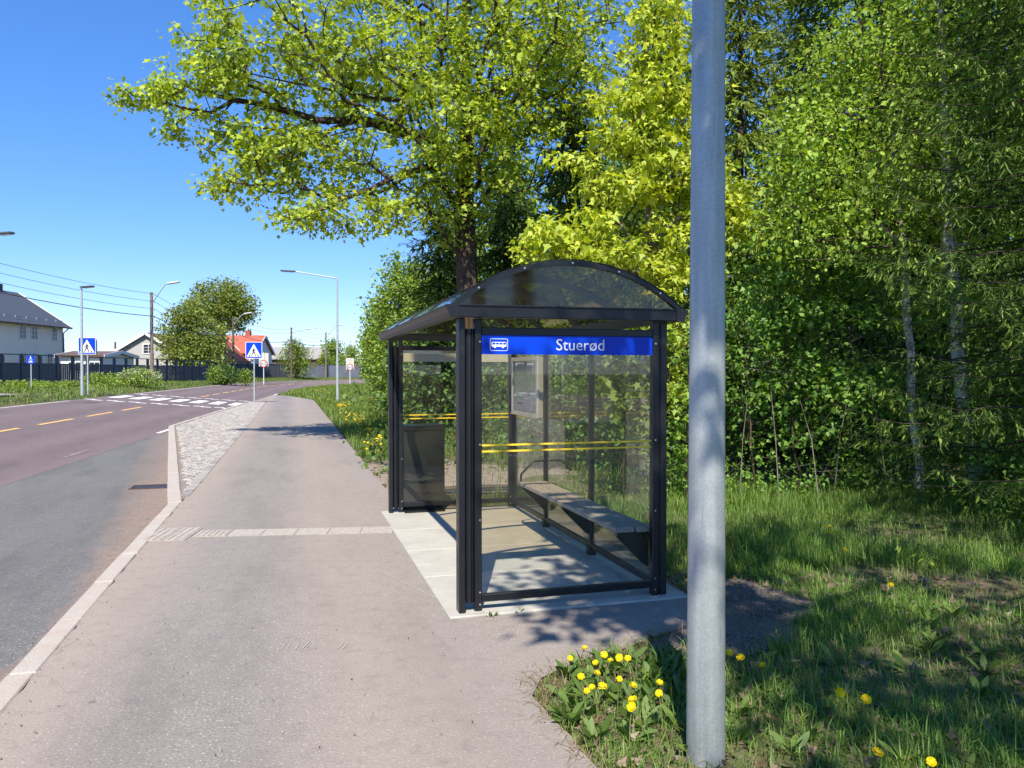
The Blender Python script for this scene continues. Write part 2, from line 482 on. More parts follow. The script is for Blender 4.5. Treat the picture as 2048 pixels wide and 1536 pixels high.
t = NT('weathered_wood')
wv = t.noise(7, 5, 0.7, vec=t.scalev((14, 1, 14)))
c = t.mix(t.ramp(wv, [(0.3, 0), (0.7, 1)]), (0.19, 0.165, 0.145), (0.42, 0.375, 0.335))
M['wood'] = t.principled(c, 0.85, 0, 0.3, t.bump(wv, 0.4, 0.004))
M['pole_wood'] = plain('creosoted_pole', (0.19, 0.155, 0.125), 0.9, var=0.3, scale=5)
M['pole_dark'] = plain('dark_pole', (0.11, 0.085, 0.07), 0.9, var=0.3, scale=5)
M['fence'] = plain('slate_fence_stain', (0.070, 0.077, 0.098), 0.7, var=0.2, scale=1.2)
M['fence_pale'] = plain('blue_grey_fence', (0.15, 0.165, 0.20), 0.8, var=0.15, scale=1.0)  # paler blue grey than the slate stain, for the boards at the bend

def bark(name, a, b, sc_=6, stretch=0.25):
    t = NT(name)
    n = t.noise(sc_, 6, 0.7, vec=t.scalev((1, 1, stretch)))
    return t.principled(t.mix(t.ramp(n, [(0.35, 0), (0.65, 1)]), a, b), 0.95, 0, 0.2, t.bump(n, 0.9, 0.05))
M['bark'] = bark('maple_bark', (0.035, 0.024, 0.019), (0.125, 0.088, 0.07), 9)
M['bark_grey'] = bark('grey_bark', (0.10, 0.09, 0.075), (0.28, 0.25, 0.21), 8)
M['bark_spruce'] = bark('spruce_bark', (0.035, 0.026, 0.020), (0.09, 0.07, 0.055), 12)
t = NT('birch_bark')
b1 = t.noise(11, 4, 0.7, vec=t.scalev((1, 1, 5)))
b2 = t.noise(3.0, 4, 0.6)
c = t.mix(t.ramp(b1, [(0.56, 0), (0.63, 1)]), (0.55, 0.52, 0.47), (0.05, 0.042, 0.037))
c = t.mix(t.ramp(b2, [(0.55, 0), (0.68, 0.75)]), c, (0.14, 0.11, 0.09))
M['bark_birch'] = t.principled(c, 0.85, 0, 0.3)

M['lf_maple'] = leaf_mat('maple_leaf', [(0.187, 0.269, 0.036), (0.298, 0.403, 0.036), (0.422, 0.538, 0.042), (0.522, 0.605, 0.054), (0.348, 0.457, 0.036)], 0.45)
M['lf_yellow'] = leaf_mat('flushing_leaf', [(0.264, 0.360, 0.033), (0.408, 0.504, 0.033), (0.528, 0.600, 0.039), (0.576, 0.624, 0.066)], 0.45)
M['lf_green'] = leaf_mat('hedge_leaf', [(0.150, 0.242, 0.029), (0.220, 0.335, 0.039), (0.320, 0.428, 0.052)], 0.4)
M['lf_mid'] = leaf_mat('sapling_leaf', [(0.107, 0.241, 0.034), (0.166, 0.333, 0.046), (0.250, 0.414, 0.054)], 0.42)
M['lf_birch'] = leaf_mat('birch_leaf', [(0.172, 0.310, 0.033), (0.275, 0.414, 0.039), (0.389, 0.517, 0.052)], 0.45)
M['lf_dark'] = leaf_mat('dark_leaf', [(0.047, 0.109, 0.019), (0.078, 0.156, 0.024), (0.118, 0.203, 0.030)], 0.35)  # darkest of the green leaf colours
M['lf_olive'] = leaf_mat('olive_leaf', [(0.162, 0.211, 0.028), (0.230, 0.276, 0.036), (0.176, 0.259, 0.033), (0.257, 0.259, 0.055)], 0.35)
M['lf_willow'] = leaf_mat('willow_leaf', [(0.14, 0.21, 0.022), (0.20, 0.28, 0.03), (0.26, 0.33, 0.04)], 0.4)
M['lf_red'] = leaf_mat('copper_leaf', [(0.12, 0.04, 0.035), (0.17, 0.06, 0.05)], 0.35)
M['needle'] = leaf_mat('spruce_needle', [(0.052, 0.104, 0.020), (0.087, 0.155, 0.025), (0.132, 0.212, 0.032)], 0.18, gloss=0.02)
M['needle_lit'] = leaf_mat('spruce_needle_sunlit', [(0.133, 0.193, 0.030), (0.212, 0.283, 0.043), (0.319, 0.386, 0.060)], 0.25, gloss=0.02)  # brighter needle copy: sunlight on the tall spruces put into the colour
M['shoot'] = leaf_mat('spruce_shoot', [(0.182, 0.286, 0.030), (0.273, 0.377, 0.045), (0.351, 0.442, 0.060)], 0.4)
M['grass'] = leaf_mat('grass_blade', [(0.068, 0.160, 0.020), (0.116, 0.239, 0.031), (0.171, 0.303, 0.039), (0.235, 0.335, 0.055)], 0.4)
M['grass_lit'] = leaf_mat('sunlit_verge_blade', [(0.090, 0.170, 0.022), (0.135, 0.230, 0.030), (0.192, 0.279, 0.040), (0.248, 0.291, 0.060)], 0.4)  # lit copy of the blade colours, sunshine on the verges painted in
M['dry'] = leaf_mat('dry_stalk', [(0.24, 0.17, 0.09), (0.34, 0.26, 0.15), (0.20, 0.13, 0.08)], 0.25)
M['litter'] = leaf_mat('dead_leaf', [(0.13, 0.08, 0.05), (0.22, 0.15, 0.10), (0.30, 0.22, 0.16), (0.17, 0.12, 0.09)], 0.2)
M['dand_leaf'] = leaf_mat('dandelion_leaf', [(0.08, 0.15, 0.025), (0.12, 0.20, 0.035), (0.15, 0.24, 0.04)], 0.35)
M['dand'] = leaf_mat('dandelion_petal', [(0.80, 0.60, 0.008), (0.85, 0.70, 0.012), (0.82, 0.56, 0.006)], 0.25, (1.0, 0.8, 0.3), 0.0)
M['dand_core'] = plain('dandelion_centre', (0.80, 0.50, 0.008), 0.8, var=0.2, scale=300)
M['stem'] = plain('dandelion_stem', (0.20, 0.20, 0.06), 0.7, var=0.3, scale=20)
M['blossom'] = leaf_mat('bush_blossom', [(0.30, 0.34, 0.14), (0.50, 0.52, 0.36), (0.62, 0.62, 0.50)], 0.3)

# ------------------------------------------------------------------ the lie of the land
ROAD_W = 6.35
def road_edge_polyline():
    pts = [R0 + T2 * -40]
    p = R0.copy(); h = -12.2; pts.append(p.copy())
    tau = 0
    while tau < 190:
        st = 2.0
        if tau > 72: h += st / 88.0 * 57.3
        if h > 70: h = 70
        p = p + Vector((math.sin(R(h)), math.cos(R(h)), 0)) * st
        pts.append(p.copy()); tau += st
    return pts
RE = road_edge_polyline()
RE_A = np.array([[p.x, p.y] for p in RE])
RE_T = np.concatenate([[-40.0], np.arange(len(RE) - 1) * 2.0])
def road_ts(x, y):
    """along / across coordinates of points relative to the road's near edge"""
    P = np.stack([np.ravel(x), np.ravel(y)], 1).astype(float)
    best = np.full(len(P), 1e18); S = np.zeros(len(P)); TT = np.zeros(len(P))
    for i in range(len(RE_A) - 1):
        a, b = RE_A[i], RE_A[i + 1]
        d = b - a; L = np.hypot(*d); d = d / L
        q = P - a
        tt = q @ d
        tc = np.clip(tt, 0 if i else -1e9, L)
        c = q - tc[:, None] * d
        dd = (c ** 2).sum(1)
        s = q @ np.array([-d[1], d[0]])
        k = dd < best
        best[k] = dd[k]; S[k] = np.sign(s[k]) * np.sqrt(dd[k]); TT[k] = RE_T[i] + tc[k]
    return TT.reshape(np.shape(x)), S.reshape(np.shape(x))
def road_pt(tau, s, lift=0.0):
    i = int(np.searchsorted(RE_T, tau, side='right') - 1); i = max(0, min(len(RE) - 2, i))
    a, b = RE[i], RE[i + 1]; d = (b - a).normalized()
    p = a + d * (tau - RE_T[i]) + Vector((-d.y, d.x, 0)) * s
    return Vector((p.x, p.y, road_z(s) + lift))
CROSS = 0.078
def road_z(s):
    return -0.08 + CROSS * s
def sstep(a, b, x):
    t_ = np.clip((x - a) / (b - a), 0, 1)
    return t_ * t_ * (3 - 2 * t_)
PATH_RIGHT = float((Vector((-1.63, 10.14, 0))).dot(V2))      # across-coordinate of the footpath's grass edge
KERB_V = float(Vector((-2.35, 3.54, 0)).dot(V2))
def terrain(x, y, raw=False):
    x = np.asarray(x, float); y = np.asarray(y, float)
    tt, s = road_ts(x, y)
    v = x * V2.x + y * V2.y
    zl = road_z(ROAD_W)
    z_road = np.where(s < ROAD_W, road_z(np.maximum(s, 0)), zl + 0.26 * sstep(0, 3.0, s - ROAD_W))
    right = np.where(v > PATH_RIGHT - 0.12, 0.0, -0.15)
    right = -0.16 + 0.145 * sstep(PATH_RIGHT - 0.45, PATH_RIGHT - 0.08, v)
    far = sstep(41.5, 45.0, y)
    right = right * (1 - far) + (-0.03) * far
    near_s = sstep(0.0, 1.5, -s)
    zr = np.minimum(right, 0.0)
    z = np.where(s > 0, z_road - 0.05 * (s < ROAD_W + 0.05), -0.16 * (1 - near_s) + zr * near_s)
    bump = 0.05 * (np.sin(x * 1.7 + y * 0.6) + np.sin(y * 1.3 - x * 0.8 + 1.0)) * 0.5
    damp = sstep(PATH_RIGHT + 0.4, PATH_RIGHT + 3.5, v) * (s < -1)
    dsh = np.hypot(x - 0.8, y - 5.6)
    z = z + bump * damp * sstep(2.5, 5.0, dsh)
    # wood floor rises gently away from the road
    z = z + 0.35 * sstep(9, 30, v + 0.0) * (s < -1)
    return z
xs = np.concatenate([[-2600, -900, -400, -200, -120, -80], np.arange(-60, -18, 2.0), np.arange(-18, 9, 0.3), np.arange(9, 40, 2.0), [50, 80, 140, 300, 800, 2600]])
ys = np.concatenate([[-300, -100, -40, -20, -10, -5], np.arange(-2, 46, 0.35), np.arange(46, 160, 2.0), [170, 200, 260, 400, 800, 1600, 3600]])
GX, GY = np.meshgrid(xs, ys)
GZ = terrain(GX, GY)
nx, ny = len(xs), len(ys)
ii = np.arange(nx * ny).reshape(ny, nx)
F = np.stack([ii[:-1, :-1].ravel(), ii[:-1, 1:].ravel(), ii[1:, 1:].ravel(), ii[1:, :-1].ravel()], 1)
ground = mesh_np('ground', np.stack([GX.ravel(), GY.ravel(), GZ.ravel()], 1), [F], M['ground'], smooth=True)
tag(ground, 'soil and turf ground under the verges and the wood', 'ground', kind='structure')
def tz(x, y):
    return float(terrain(np.array([x]), np.array([y]))[0])

def flat_sheet(name, pts, z, mat, jit=0.0, step=0.25, seed=1, parent=None):
    rng = random.Random(seed)
    out = []
    n = len(pts)
    for i in range(n):
        a = Vector((*pts[i][:2], 0)); b = Vector((*pts[(i + 1) % n][:2], 0))
        k = max(1, int((b - a).length / step)) if jit else 1
        nn = Vector((-(b - a).y, (b - a).x, 0)).normalized() if (b - a).length > 1e-6 else Vector()
        for q in range(k):
            p = a.lerp(b, q / k)
            if q and jit: p = p + nn * rng.uniform(-jit, jit)
            out.append((p.x, p.y, z))
    me = bpy.data.meshes.new(name)
    me.from_pydata(out, [], [tuple(range(len(out)))])
    me.materials.append(mat)
    bm = bmesh.new(); bm.from_mesh(me)
    for f in bm.faces:
        f.normal_update()
        if f.normal.z < 0: f.normal_flip()
    bmesh.ops.triangulate(bm, faces=bm.faces, ngon_method='EAR_CLIP')
    bm.to_mesh(me); bm.free()
    o = bpy.data.objects.new(name, me)
    return link(o, parent)

# road
nr = 14
rows = []
taus = np.concatenate([[-40, -20], np.arange(0, 184, 1.0)])
V = []; 
for q in taus:
    for k in range(nr):
        V.append(tuple(road_pt(q, ROAD_W * k / (nr - 1))))
ii = np.arange(len(V)).reshape(len(taus), nr)
F = np.stack([ii[:-1, :-1].ravel(), ii[1:, :-1].ravel(), ii[1:, 1:].ravel(), ii[:-1, 1:].ravel()], 1)
road = tag(mesh_np('road', V, [F[:, ::-1]], M['road'], smooth=True), 'reddish asphalt road banked up towards the fence', 'road', kind='structure')

def road_mark(name, quads, mat, lift=0.006):
    V, F = [], []
    for (t0, t1, s0, s1) in quads:
        k = max(1, int(abs(t1 - t0) / 2)); 
        for j in range(k):
            a = t0 + (t1 - t0) * j / k; b = t0 + (t1 - t0) * (j + 1) / k
            i0 = len(V)
            V += [tuple(road_pt(a, s0, lift)), tuple(road_pt(b, s0, lift)), tuple(road_pt(b, s1, lift)), tuple(road_pt(a, s1, lift))]
            F.append((i0, i0 + 3, i0 + 2, i0 + 1))
    return mesh_np(name, V, [np.array(F)], mat, parent=road)
# crossing and its stripes
XT = 40.2                                    # where the crossing lies along the road
for k in range(7):
    s0 = 0.22 + k * 0.90
    road_mark('crossing_stripe', [(XT - 1.5, XT + 1.5, s0, s0 + 0.5)], M['paint'])
for tb, sg in ((XT - 4.6, 1), (XT + 3.6, 1)):
    for k in range(7):
        s0 = 0.1 + k * 0.9
        road_mark('give_way_mark', [(tb, tb + 0.32, s0, s0 + 0.42), (tb + 0.32, tb + 0.64, s0 + 0.36, s0 + 0.80)], M['paint'])
# centre dashes, edge lines
for tau in np.arange(-6, 34, 4.0):
    road_mark('centre_dash', [(tau, tau + 2.7, 3.12, 3.24)], M['yellow_paint'])
for tau in np.arange(46, 170, 4.0):
    road_mark('centre_dash', [(tau, tau + 2.7, 3.12, 3.24)], M['yellow_paint'])
road_mark('edge_line', [(-10, 34, ROAD_W - 0.18, ROAD_W - 0.06), (45, 176, ROAD_W - 0.2, ROAD_W - 0.08)], M['worn'])
road_mark('edge_line', [(21.5, 37, 0.02, 0.12), (44, 60, 0.05, 0.15)], M['paint'])
for tau in (10.0, 15.2):
    road_mark('bay_dash', [(tau, tau + 1.5, 0.34, 0.40)], M['faint'])

# bus bay, footpath, island, apron
P1 = Vector((-4.07, 9.44, 0)); P2 = Vector((-10.05, 22.9, 0)); P3 = Vector((-14.02, 41.0, 0)); P4 = Vector((-13.05, 41.0, 0))
KB = lambda y: P1 + U2 * ((y - P1.y) / U2.y)          # on the kerb line
e = lambda tau: road_pt(tau, -0.0)
bay = flat_sheet('bus_bay', [tuple(KB(-6)), tuple(P1), tuple(P2), tuple(road_pt(23.2, 0.02)), tuple(road_pt(12, 0.02)), tuple(road_pt(-6, 0.02))], -0.083, M['bay'])
tag(bay, 'grey asphalt bus bay between kerb and reddish road', 'road', kind='structure')
PR = lambda y: Vector((-1.63, 10.14, 0)) + U2 * ((y - 10.14) / U2.y)
path_pts = [KB(-6), KB(2), P1, P4, P3, road_pt(43, 0.0), road_pt(48, 0.0), road_pt(54.8, 0.02), Vector((-15.2, 52.0, 0)), Vector((-13.2, 48.0, 0)),
            Vector((-11.9, 45.2, 0)), PR(43.2), PR(30), PR(20), PR(12.4), Vector((-1.75, 10.6, 0)), Vector((-1.3, 9.7, 0)), Vector((-0.9, 9.2, 0)), Vector((0.6, 8.6, 0)), Vector((1.25, 5.6, 0)), Vector((1.30, 5.05, 0)),
            Vector((1.05, 4.78, 0)), Vector((0.74, 4.52, 0)), Vector((0.36, 4.22, 0)), Vector((0.15, 4.0, 0)), Vector((0.10, 3.78, 0)), Vector((0.20, 3.5, 0)), Vector((0.34, 3.1, 0)),
            Vector((0.55, 2.4, 0)), Vector((0.9, 1.0, 0)), Vector((2.2, -6, 0))]
path = flat_sheet('footpath', [tuple(p) for p in path_pts], 0.0, M['path'], jit=0.012, step=0.12)
tag(path, 'pinkish grey asphalt footpath along the bus bay', 'path', kind='structure')
for k, (sx, sy, ln, an) in enumerate([(558, 1303, .10, 3), (570, 1303, .08, 1), (588, 1303, .09, -2), (603, 1301, .12, 5), (612, 1298, .07, 4), (671, 1303, .11, 9), (684, 1301, .09, 8)]):
    p = gpx(sx, sy)
    MB().bar((p.x, p.y, 0.003), (p.x + math.sin(R(an)) * ln, p.y + ln, 0.003), 0.006, 0.002).build('scrape', M['tactile'], path)
# pale hairline scrape towards the shelter
a, b = gpx(760, 1145), gpx(905, 1215)
MB().bar((a.x, a.y, 0.003), (b.x, b.y, 0.003), 0.008, 0.002).build('scrape', M['tactile'], path)

# kerbs
kerb = empty('kerb', (0, 0, 0))
tag(kerb, 'granite kerb stones laid end to end along the bus bay', 'kerb', kind='structure')
rng = random.Random(4)
def kerb_run(a, b, side, L, wid=0.135):
    a = Vector(a); b = Vector(b); d = (b - a).normalized(); n = Vector((-d.y, d.x, 0)) * side
    tot = (b - a).length; k = max(1, round(tot / L)); st = tot / k
    for i in range(k):
        p = a + d * (i * st + 0.004); q = a + d * ((i + 1) * st - 0.004)
        h = 0.006 + rng.uniform(-0.004, 0.004); o = n * rng.uniform(-0.004, 0.004)
        w = n * wid
        v = [p + o, q + o, q + o + w, p + o + w]
        m = MB().add([(c.x, c.y, -0.15) for c in v] + [(c.x, c.y, h) for c in v],
                     [(0, 3, 2, 1), (4, 5, 6, 7), (0, 1, 5, 4), (1, 2, 6, 5), (2, 3, 7, 6), (3, 0, 4, 7)])
        m.build('kerb_stone', M['kerb'], kerb, bevel=0.008)
kerb_run(KB(-4), P1, 1, 0.92)
kerb_run(P1 + Vector((0.0, 0.02, 0)), P2, 1, 0.95, 0.16)
kerb_run(P2, P3 - T2 * 1.0, 1, 0.98, 0.14)

# cobbled island of granite setts
isl = flat_sheet('island_bed', [tuple(P1 + Vector((-0.02, 0.02, 0))), tuple(P4), tuple(P3), tuple(P2 + Vector((-0.08, 0.0, 0)))], -0.012, M['joint'])
island = tag(isl, 'island of granite setts between footpath and road', 'paving', kind='structure')
isl.name = 'sett_island'
poly = np.array([[P1.x, P1.y + 0.12], [P4.x - 0.02, P4.y], [P3.x + 0.02, P3.y], [P2.x + 0.02, P2.y]])
def in_poly(px_, py_, poly):
    c = np.zeros(len(px_), bool); j = len(poly) - 1
    for i in range(len(poly)):
        xi, yi = poly[i]; xj, yj = poly[j]
        k = ((yi > py_) != (yj > py_)) & (px_ < (xj - xi) * (py_ - yi) / (yj - yi + 1e-12) + xi)
        c ^= k; j = i
    return c
rng_n = np.random.default_rng(5)
cell = 0.135
us = np.arange(-0.5, 34, cell); vs_ = np.arange(-4.5, 0.6, cell)
UU, VV = np.meshgrid(us, vs_)
VV = VV + 0.0
row = (np.round(UU / cell).astype(int) % 2) * 0.5 * cell
VV = VV + row
cx = P1.x + UU * U2.x + VV * V2.x; cy = P1.y + UU * U2.y + VV * V2.y
cx = cx.ravel() + rng_n.normal(0, 0.006, cx.size); cy = cy.ravel() + rng_n.normal(0, 0.006, cy.size)
k = in_poly(cx, cy, poly)
sh = 0.06
k &= in_poly(cx + V2.x * sh, cy + V2.y * sh, poly) & in_poly(cx - V2.x * sh, cy - V2.y * sh, poly)
cx, cy = cx[k], cy[k]
od = np.argsort(cy); cx, cy = cx[od], cy[od]
def sett_mesh(seed):
    r_ = random.Random(seed)
    w, l, h = cell * 0.455 * r_.uniform(0.9, 1.03), cell * 0.455 * r_.uniform(0.9, 1.03), 0.0
    b = 0.012
    base = [(-w, -l), (w, -l), (w, l), (-w, l)]
    vs = [(x * r_.uniform(.95, 1.03), y * r_.uniform(.95, 1.03), -0.05) for x, y in base] + [(x, y, -0.012) for x, y in base] + \
         [(x * (1 - b / w), y * (1 - b / l), 0.004 + r_.uniform(-.004, .004)) for x, y in base]
    fs = [(8, 9, 10, 11)]
    for lv in (0, 4):
        for i in range(4): fs.append((lv + i, lv + (i + 1) % 4, lv + 4 + (i + 1) % 4, lv + 4 + i))
    return vs, fs
variants = []
for s_ in range(6):
    vs, fs = sett_mesh(s_)
    me = bpy.data.meshes.new('sett'); me.from_pydata(vs, [], fs); me.materials.append(M['sett']); variants.append((me, np.array(vs), np.array(fs)))
ang = math.atan2(V2.y, V2.x)
NS = min(290, len(cx))
for i in range(NS):
    o = bpy.data.objects.new('sett', variants[i * 7 % 6][0])
    o.location = (cx[i], cy[i], rng_n.uniform(-0.004, 0.004)); o.rotation_euler = (rng_n.normal(0, .02), rng_n.normal(0, .02), ang + rng_n.normal(0, .05))
    link(o, island)
VA, FA = [], []; off = 0
ca, sa = math.cos(ang), math.sin(ang)
for i in range(NS, len(cx)):
    v = variants[i * 7 % 6][1]; f = variants[i * 7 % 6][2]
    x = v[:, 0] * ca - v[:, 1] * sa + cx[i]; y = v[:, 0] * sa + v[:, 1] * ca + cy[i]
    VA.append(np.stack([x, y, v[:, 2] + rng_n.uniform(-.004, .004)], 1)); FA.append(f + off); off += len(v)
o = mesh_np('sett_field', np.concatenate(VA), [np.concatenate(FA)], M['sett'], parent=island); o['kind'] = 'stuff'
# a row of long edging setts on the footpath side
L_ = (P4 - P1).length; dd = (P4 - P1).normalized(); q = 0.45; kk = 0
while q < L_ - 0.2:
    ln = 0.19
    a = P1 + dd * q + V2 * -0.075
    if kk < 120:
        v = [a, a + dd * (ln - .012), a + dd * (ln - .012) + V2 * 0.115, a + V2 * 0.115]
        h = 0.008 + rng.uniform(-.003, .003)
        MB().add([(c.x, c.y, -0.05) for c in v] + [(c.x, c.y, h) for c in v], [(4, 5, 6, 7), (0, 1, 5, 4), (1, 2, 6, 5), (2, 3, 7, 6), (3, 0, 4, 7)]).build('edging_sett', M['sett'], island, bevel=0.0)
    q += ln; kk += 1

# tactile guidance strip across the footpath
ta = gpx(392, 1069); tb = gpx(786, 1061); td = (tb - ta).normalized(); tn = Vector((-td.y, td.x, 0))
tact = empty('tactile_strip', tuple(ta)); tag(tact, 'pale tactile guidance paving across the footpath to the shelter', 'paving', kind='structure')
def strip_slab(c0, c1, w0, w1, ribs):
    m = MB()
    f = lambda a_, b_, z: (td * a_ + tn * b_) + Vector((0, 0, z))
    z0, z1 = -0.03, 0.007
    v = [f(c0, w0, z0), f(c1, w0, z0), f(c1, w1, z0), f(c0, w1, z0), f(c0, w0, z1), f(c1, w0, z1), f(c1, w1, z1), f(c0, w1, z1)]
    m.add(v, [(4, 5, 6, 7), (0, 1, 5, 4), (1, 2, 6, 5), (2, 3, 7, 6), (3, 0, 4, 7)])
    if ribs:
        n = max(3, int((c1 - c0) / 0.05))
        for i in range(n):
            a_ = c0 + (i + 0.5) * (c1 - c0) / n
            m.bar(f(a_, w0 + .01, z1 + .002), f(a_, w1 - .01, z1 + .002), 0.022, 0.005)
    m.build('tactile_slab', M['tactile'], tact)
Lt = (tb - ta).length; n = int(Lt / 0.298)
for i in range(n):
    strip_slab(i * Lt / n + 0.003, (i + 1) * Lt / n - 0.003, -0.15, 0.15, i == 0)
for i in range(2):
    for j in range(2):
        strip_slab(-0.02 - 0.205 * (i + 1), -0.026 - 0.205 * i, -0.30 + 0.303 * j, 0.0 + 0.30 * j, True)

# storm drain in the bay
p = gpx(305, 974, -0.083)
dr = empty('drain_grate', (p.x, p.y, -0.083), R(16)); tag(dr, 'rusty storm drain grate sunk in the bus bay asphalt', 'drain')
m = MB(); m.box(-.30, .30, -.22, -.18, -.02, .006).box(-.30, .30, .18, .22, -.02, .006).box(-.30, -.26, -.18, .18, -.02, .006).box(.26, .30, -.18, .18, -.02, .006)
m.build('frame', plain('rusty_iron', (0.10, 0.055, 0.035), 0.8, 0.3, var=0.4, scale=20), dr)
for k in range(7):
    x = -.22 + k * .073
    MB().box(x - .014, x + .014, -.18, .18, -.015, .004).build('bar', bpy.data.materials['rusty_iron'], dr)
MB().box(-.26, .26, -.18, .18, -.03, 0.0012).build('pit_shade', M['black'], dr)  # solid black block standing in for the shade below the grate

# gravel patch beside the shelter
gp = [(1.0, 4.75), (1.25, 5.15), (1.50, 5.5), (1.55, 5.95), (1.78, 5.98), (1.92, 5.7), (2.12, 5.35), (2.02, 5.1), (1.80, 4.92), (1.72, 4.6), (1.5, 4.45), (1.25, 4.3), (1.0, 4.38), (0.80, 4.5)]
tag(flat_sheet('gravel_patch', gp, -0.006, M['gravel'], jit=0.03, step=0.1, seed=3), 'dark gravel patch between shelter slab and grass', 'gravel', kind='structure')
gp2 = [tuple(PR(9.9) + V2 * .0)[:2], tuple(PR(13.5) + V2 * 0.0)[:2], tuple(PR(14.2) + V2 * 1.0)[:2], tuple(PR(13.0) + V2 * 2.6)[:2], tuple(PR(12.0) + V2 * 3.2)[:2], tuple(PR(10.2) + V2 * 3.0)[:2], tuple(PR(9.8) + V2 * 1.0)[:2]]
tag(flat_sheet('dirt_patch', gp2, -0.006, plain('dry_dirt', (0.24, 0.185, 0.145), 0.95, var=0.3, scale=6, bump=0.7, bscale=80), jit=0.08, step=0.2, seed=6), 'worn dirt patch behind the shelter end', 'dirt', kind='structure')
# narrow pavement on the far side of the road
V = []; taus = np.arange(-10, 36, 1.0)
for q in taus:
    for s_ in (ROAD_W + 2.1, ROAD_W + 3.4):
        p = road_pt(q, s_); V.append((p.x, p.y, tz(p.x, p.y) + 0.05))
ii = np.arange(len(V)).reshape(len(taus), 2)
F = np.stack([ii[:-1, 0], ii[:-1, 1], ii[1:, 1], ii[1:, 0]], 1)
tag(mesh_np('pavement', V, [F], M['path']), 'narrow pavement across the road below the slate fence', 'pavement', kind='structure')

# ------------------------------------------------------------------ bus shelter
def text_mesh(name, body, size, mat, parent, loc, rot, extrude=0.0008, align='LEFT', bold=0.0):
    cu = bpy.data.curves.new(name, 'FONT')
    cu.body = body; cu.size = size; cu.extrude = extrude; cu.align_x = align; cu.align_y = 'BOTTOM_BASELINE'
    cu.offset = bold; cu.resolution_u = 3
    tmp = bpy.data.objects.new(name, cu)
    COL.objects.link(tmp)
    dg = bpy.context.evaluated_depsgraph_get()
    me = bpy.data.meshes.new_from_object(tmp.evaluated_get(dg))
    COL.objects.unlink(tmp); bpy.data.objects.remove(tmp)
    me.materials.clear(); me.materials.append(mat)
    o = bpy.data.objects.new(name, me)
    o.location = loc; o.rotation_euler = rot
    return link(o, parent)

sh = empty('bus_shelter', tuple(A0), R(16))
tag(sh, 'black framed glass bus shelter with arched smoked roof and blue stop sign', 'bus shelter')
LN, DP = 3.74, 1.37
# concrete base
base = empty('concrete_base', tuple(A0), R(16)); tag(base, 'pale concrete slabs under the bus shelter', 'slab', kind='structure')
for y0, y1 in ((-0.10, 0.92), (0.92, 1.82), (1.82, 2.74), (2.74, 3.86)):
    MB().box(-0.15, 1.58, y0 + 0.004, y1 - 0.004, -0.12, 0.014).build('slab', M['slab'], base, bevel=0.008)

def post(x0, x1, y0, y1, z0, z1, slot=None):
    m = MB().box(x0, x1, y0, y1, z0, z1)
    return m.build('post', M['post'], sh, bevel=0.005)
GZ0 = 0.016
def screw(x, y, z, ax='y', r=0.006):
    d = {'x': (0.004, 0, 0), 'y': (0, 0.004, 0)}[ax]
    MB().tube([(x - d[0], y - d[1], z), (x + d[0], y + d[1], z)], r, 8).build('screw', M['screw'], sh)
# corner columns: two channels joined by a rounded cover
def corner(y, sgn):
    # path side
    post(-0.078, -0.036, y - 0.05, y + 0.05, GZ0, 1.953)
    post(0.032, 0.080, y - 0.030, y + 0.030, GZ0, 1.953)
    arc = [(-0.036 + 0.068 * k / 8, y - sgn * (0.002 + 0.020 * math.sin(PI * k / 8))) for k in range(9)]
    pl = arc + [(0.032, y + sgn * 0.03), (-0.036, y + sgn * 0.03)]
    MB().prism(pl, 'z', 0.07, 1.885).build('corner_cover', M['post'], sh)
    for gx in (-0.020, 0.018):
        MB().box(gx - .002, gx + .002, y - sgn * 0.026 - .002, y - sgn * 0.026 + .002, 0.07, 1.885).build('rib', M['post'], sh)
    # wood side
    post(DP - 0.048, DP - 0.002, y - 0.030, y + 0.030, GZ0, 1.953)
    post(DP + 0.014, DP + 0.066, y - 0.02, y + 0.07, GZ0, 1.953)
    MB().box(DP - 0.002, DP + 0.014, y - 0.010, y + 0.040, 0.06, 1.89).build('corner_cover', M['post'], sh)
    f = y - 0.031
    for z in (0.06, 0.14, 0.62, 1.12, 1.80):
        screw(0.066, f, z); screw(DP - 0.030, f, z)
corner(0.0, 1); corner(LN, 1)
for y in (1.25, 2.49):
    MB().box(DP - 0.022, DP + 0.022, y - 0.022, y + 0.022, GZ0, 1.955).build('post', M['post'], sh, bevel=0.004)
    MB().box(DP - 0.034, DP + 0.034, y - 0.034, y + 0.034, GZ0, 0.09).build('foot', M['post'], sh, bevel=0.004)
# end frames, near and far
for y in (0.0, LN):
    MB().box(0.080, DP - 0.048, y - 0.022, y + 0.022, 0.070, 0.120).build('rail', M['black'], sh, bevel=0.004)
    MB().box(0.080, DP - 0.048, y - 0.022, y + 0.022, 1.846, 1.896).build('rail', M['black'], sh, bevel=0.004)
    MB().box(0.080, DP - 0.048, y - 0.004, y + 0.004, 0.120, 1.846).build('pane', M['glass'], sh)
    for z in (1.112, 1.071):
        MB().box(0.081, DP - 0.049, y - 0.0062, y - 0.0044, z - 0.0062, z + 0.0062).build('warning_stripe', M['sticker'], sh)
# back wall
for y0, y1 in ((0.07, 1.228), (1.272, 2.468), (2.512, 3.69)):
    MB().box(DP - 0.018, DP + 0.018, y0, y1, 0.070, 0.118).build('rail', M['black'], sh, bevel=0.003)
    MB().box(DP - 0.018, DP + 0.018, y0, y1, 1.862, 1.905).build('rail', M['black'], sh, bevel=0.003)
    MB().box(DP - 0.004, DP + 0.004, y0, y1, 0.118, 1.862).build('pane', M['glass'], sh)
